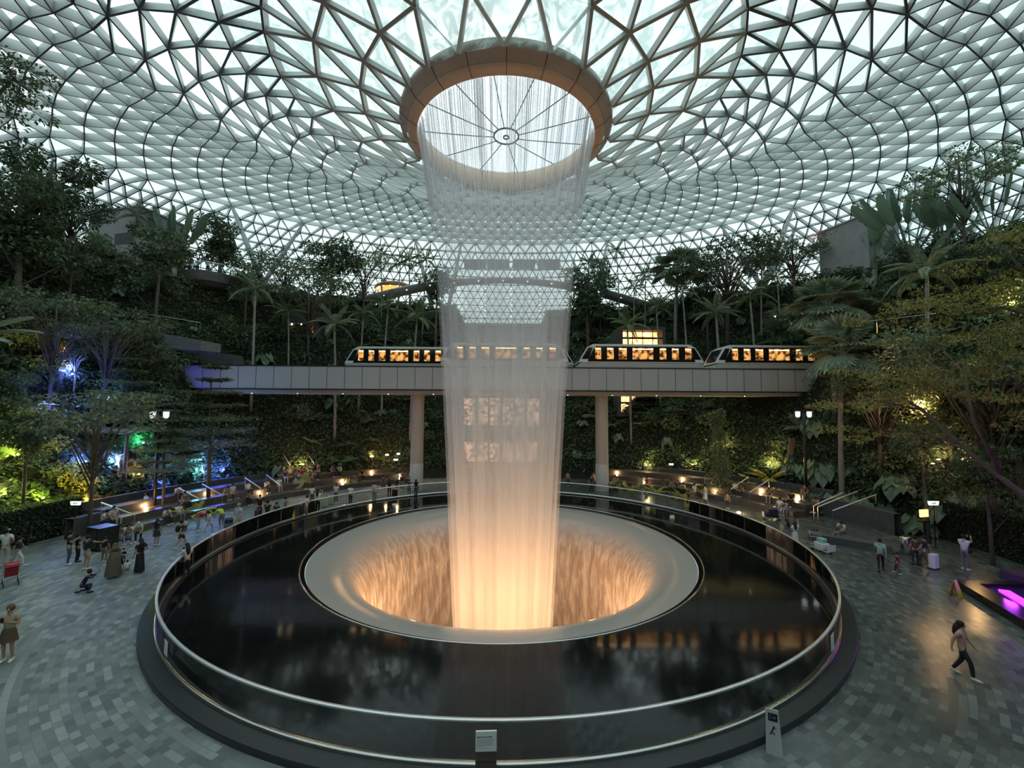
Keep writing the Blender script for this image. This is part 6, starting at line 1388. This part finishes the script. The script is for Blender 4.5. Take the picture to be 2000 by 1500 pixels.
# loudspeaker
p = onz(199, 1072); t = thing('loudspeaker', 'large black loudspeaker box at the end of the western steps', 'loudspeaker', p, -.35); g = MB(); g.box(-.55, .55, -.45, .45, .08, 1.25); obj('cabinet', g, M_dark, t)
for z, r in ((.42, .3), (.92, .17)): g = MB(); g.lathe([(r, 0), (r, .02), (r*.8, .0), (r*.3, -.02), (.01, .02)], 24); c = obj('cone', g, mat('speaker_cone', (.05, .05, .055), .5), t, True); c.location = (.1, -.455, z); c.rotation_euler = (pi/2, 0, 0)
for x in (-.45, .45): g = MB(); g.box(x-.05, x+.05, -.4, .4, 0, .08); obj('foot', g, M_dark, t)
# waste bins
p = onz(1770, 1083); t = thing('waste_bin', 'brushed steel waste bin beside the person in dark brown clothes', 'bin', p, .2); g = MB(); g.lathe([(.0, .0), (.24, .0), (.24, .92), (.20, .97), (.01, .97)], 28); obj('body', g, M_chrome, t, True); g = MB(); g.box(-.12, .12, -.255, -.235, .70, .84); obj('opening', g, M_dark, t)
# planter walls and low blocks at the plaza edge
def arcwall(name, label, a0, a1, r, h, th, m, cat='wall'):
    g = MB(); g.lathe([(r, 0), (r, h), (r+th, h), (r+th, 0), (r, 0)], 32, a0, a1, cy=25); o = obj(name, g, m)
    return tag(o, label, cat)
arcwall('planter_wall', 'low grey stone planter wall behind the waste bin', RD(-86), RD(-74.5), 24.9, 1.35, .5, M_dconc); arcwall('planter_wall', 'low dark planter wall between the hedge and the loudspeaker', RD(84), RD(88), 25.6, 1.2, .5, M_dconc)
arcwall('planter_edge', 'thin stone edge of the planting above the western steps', RD(24), RD(84), 27.15, 1.75, .3, M_dconc); arcwall('planter_edge', 'thin stone edge of the planting above the eastern steps', RD(-74), RD(-24), 26.35, 1.75, .3, M_dconc)
p = onz(1668, 1066); t = MB(); t.box(-1.9, 1.9, -.35, .35, 0, .42); o = obj('stone_bench', t, M_dconc); o.location = (p.x-.3, p.y, 0); o.rotation_euler = (0, 0, -.75); tag(o, 'low dark stone bench under the man in white tee and jeans', 'bench')
# short stairs
az = azr(*xyF(624, 40.2))[0]; t = thing('stairs', 'short flight of warm-lit stairs climbing between planters', 'stairs', (0, 25, 0), az)
for k in range(7): g = MB(); g.box(-1.1, 1.1, 26.9+.32*k, 29.4, 1.29+.17*k, 1.29+.17*(k+1)); obj('step', g, M_seat, t)
for s in (-1, 1): g = MB(); g.tube([(s*1.15, 26.9, 2.3), (s*1.15, 29.2, 3.6)], .03, 6); obj('handrail', g, mat('lit_steel_rail', (.85, .85, .82), .35, .3), t, True); g = MB(); g.tube([(s*1.15, 26.95, 1.2), (s*1.15, 26.95, 2.33)], .025, 5); obj('post', g, M_chrome, t)
l = light('POINT', pol(az, 26.6)+(2.6,), (1, .62, .3), 60, .1)
# purple-lit pool at the frame edge
A_ = onz(1868, 1148); B_ = onz(2120, 1152); C_ = onz(2160, 1330); t = thing('lit_pool', 'corner of a dark-rimmed pool glowing purple', 'pool', A_)
ax_ = (B_-A_); ax_.z = 0; L1 = ax_.length; ax_.normalize(); bx_ = (C_-A_); bx_.z = 0; L2 = bx_.length; bx_.normalize()
def pp(u, v, z): return ax_*u+bx_*v+Vector((0, 0, z))
g = MB(); 
def ring_strip(o0, o1, z0, z1):
    a = [pp(o0, o0*.6, z0), pp(L1, o0*.0, z0)]
g.prism([tuple(pp(u, v, 0)[:2]) for u, v in ((0, 0), (L1, 0), (L1, .4), (.75, .4), (.75, L2), (0, L2))], 0, .34); obj('rim', g, mat('black_pool_rim', (.012, .01, .014), .2, 0, .1, 3), t)
g = MB(); g.quad(pp(.7, .38, .24), pp(L1, .38, .24), pp(L1, L2, .24), pp(.7, L2, .24)); w_ = obj('water', g, mat('rippled_dark_water', (.02, .012, .04), .12, 0, .2, 6, .6, .8), t)
p1 = onz(1962, 1166)-A_; p2 = onz(2060, 1226)-A_; g = MB(); p1.z = p2.z = .27; g.bar(p1, p2, .35, .05); obj('light_strip', g, emis('magenta_strip', (.55, .02, 1.), 5), t)
g = MB(); q = onz(1985, 1150)-A_; g.box(q.x, q.x+4, q.y-1.1, q.y+.6, .2, .62); obj('spill_step', g, mat('pool_step', (.05, .03, .07), .4), t)
for k, (px, py) in enumerate(((1975, 1172), (2020, 1195))): q = onz(px, py); light('POINT', (q.x, q.y, .75), (.45, .05, 1.), 28, .2)
# coloured uplights in the grove
def onslope(px, py):
    for F in np.arange(20, 62, .1):
        q = P(px, py, F)
        if q.z <= ground(q.x, q.y)+.05: return q
    return q
def up(px, py, F, col, pw, label, m):
    p = onslope(px, py+8); z = ground(p.x, p.y)+.15; t = thing('uplight', label, 'lamp', (p.x, p.y, z)); g = MB(); g.tube([(0, 0, -.1), (0, 0, .1)], .1, 10); obj('housing', g, M_dark, t); g = MB(); g.ball((0, -.05, .14), .08, 10, 6); obj('lens', g, m, t, True); l = light('POINT', (0, -.35, .5), col, pw, .12); l.parent = t
E_b = emis('blue_lens', (.12, .2, 1.), 9); E_y = emis('yellow_green_lens', (.9, 1., .12), 5); E_o = emis('orange_lens', (1, .45, .15), 6); E_c = emis('cyan_lens', (.3, .8, 1.), 8)
for px, py, F, c, pw, lab, m in ((142, 735, 27.5, (.12, .18, 1.), 300, 'blue uplight below the orange one in the grove', E_b), (138, 692, 27.5, (1, .42, .15), 200, 'orange uplight in the upper grove', E_o), (110, 822, 26.5, (.1, .15, 1.), 420, 'blue uplight glowing behind the dark tree trunk', E_b), (218, 788, 30, (.3, .6, 1.), 120, 'small pale blue uplight high in the grove', E_c), (280, 757, 33, (.1, .1, 1.), 160, 'blue uplight under the end of the viaduct', E_b),
   (397, 918, 32.5, (.2, .6, 1.), 260, 'cyan uplight among bare branches behind the tiered tree', E_c), (437, 915, 33, (.08, .1, 1.), 260, 'deep blue uplight right behind the tiered tree trunk', E_b), (228, 905, 28, (.2, .35, 1.), 240, 'blue uplight by the pale bare trunk', E_b), (168, 900, 27, (.15, .25, 1.), 200, 'blue uplight between the two yellow-lit groups', E_b), (320, 948, 30, (.08, .1, 1.), 120, 'tiny deep blue uplight just above the steps', E_b),
   (36, 900, 24.5, (.75, 1., .1), 110, 'yellow-green uplight in the corner planting, uppermost', E_y), (85, 975, 25.6, (.9, 1., .1), 90, 'yellow-green uplight over the hedge by the exit sign', E_y), (138, 1005, 25.6, (.8, 1., .1), 70, 'yellow-green uplight low beside the planter wall', E_y), (10, 968, 25, (1, .95, .3), 90, 'yellow uplight on the hedge at the frame edge', E_y), (178, 990, 26.3, (1, .45, .08), 160, 'orange uplight beside the loudspeaker', E_o),
   (592, 905, 38.5, (1, .6, .25), 90, 'warm uplight under the big round leaves', E_o), (1405, 870, 36.5, (1, .8, .25), 160, 'warm uplight on the ivy column', E_o), (1500, 905, 36.5, (1, .75, .25), 150, 'warm uplight below the large tree fern', E_o), (1262, 905, 40, (1, .7, .3), 90, 'warm uplight between the pillar and the exit sign', E_o), (1352, 905, 38, (1, .75, .3), 80, 'warm uplight under the fern beside the ivy column', E_o), (1660, 470, 44.5, (1, .45, .15), 300, 'orange uplight at the foot of the rust-leaved tree', E_o), (1550, 640, 43, (1, .7, .3), 60, 'warm uplight in the leafy tree over the last train car', E_o),
   (1960, 600, 16.5, (1, .72, .22), 420, 'warm uplight in the olive-lit crown at the frame edge', E_o), (1880, 905, 22, (1, .6, .25), 90, 'warm uplight under the slanting branch', E_o), (272, 925, 29, (1, .5, .2), 60, 'small orange uplight beside the pale bare trunk', E_o), (280, 870, 29.5, (.1, 1., .45), 110, 'green uplight in the grove beside the lamp post', emis('green_lens', (.1, 1, .4), 6))): up(px, py, F, c, pw, lab, m)
# pale bare trees lit by the uplights
def bare(px, ytop, ybase, F, label, seed):
    global rng; rng = np.random.RandomState(seed); b = onslope(px, ybase); z = ground(b.x, b.y); h = zat(px, ytop, b.x, b.y)-z; t = thing('bare_tree', label, 'tree', (b.x, b.y, z)); g = MB(); g.tube([(0, 0, -.2), (.1, 0, h*.3), (.0, 0, h*.6)], [.06, .05, .04], 6); obj('trunk', g, mat('pale_bark', (.5, .5, .5), .7, 0, .1, 5), t, True)
    for i in range(9): a = i*2.4; g = MB(); g.tube([(0, 0, h*rng.uniform(.35, .6)), (cos(a)*.35*h/3, sin(a)*.3*h/3, h*.8), (cos(a)*.9*h/3, sin(a)*.6*h/3, h*rng.uniform(.85, 1.))], [.03, .02, .008], 5); obj('branch', g, mat('pale_bark', (.5, .5, .5), .7, 0, .1, 5), t)
bare(397, 902, 940, 32, 'pale bare branching tree lit cyan behind the tiered tree', 61); bare(229, 880, 925, 27.6, 'slim pale bare tree lit blue in the grove', 62); bare(143, 690, 760, 27, 'bare branching tree lit blue and orange in the upper grove', 63)
# small terrace sign
p = P(1635, 523, 46.5); t = thing('terrace_sign', 'white lit notice board on the terrace below the rust-leaved tree', 'sign', p); g = MB(); g.box(-.45, .45, 0, .06, -.55, .55); obj('board', g, emis('lit_white_board', (.95, 1, .95), 1.), t); g = MB(); g.box(-.1, .1, -.01, 0, .2, .35); obj('heading_mark', g, mg, t)
for x in (-.35, .35): g = MB(); g.bar((x, .03, -2.2), (x, .03, -.5), .06, .06, (0, 1, 0)); obj('post', g, M_chrome, t)
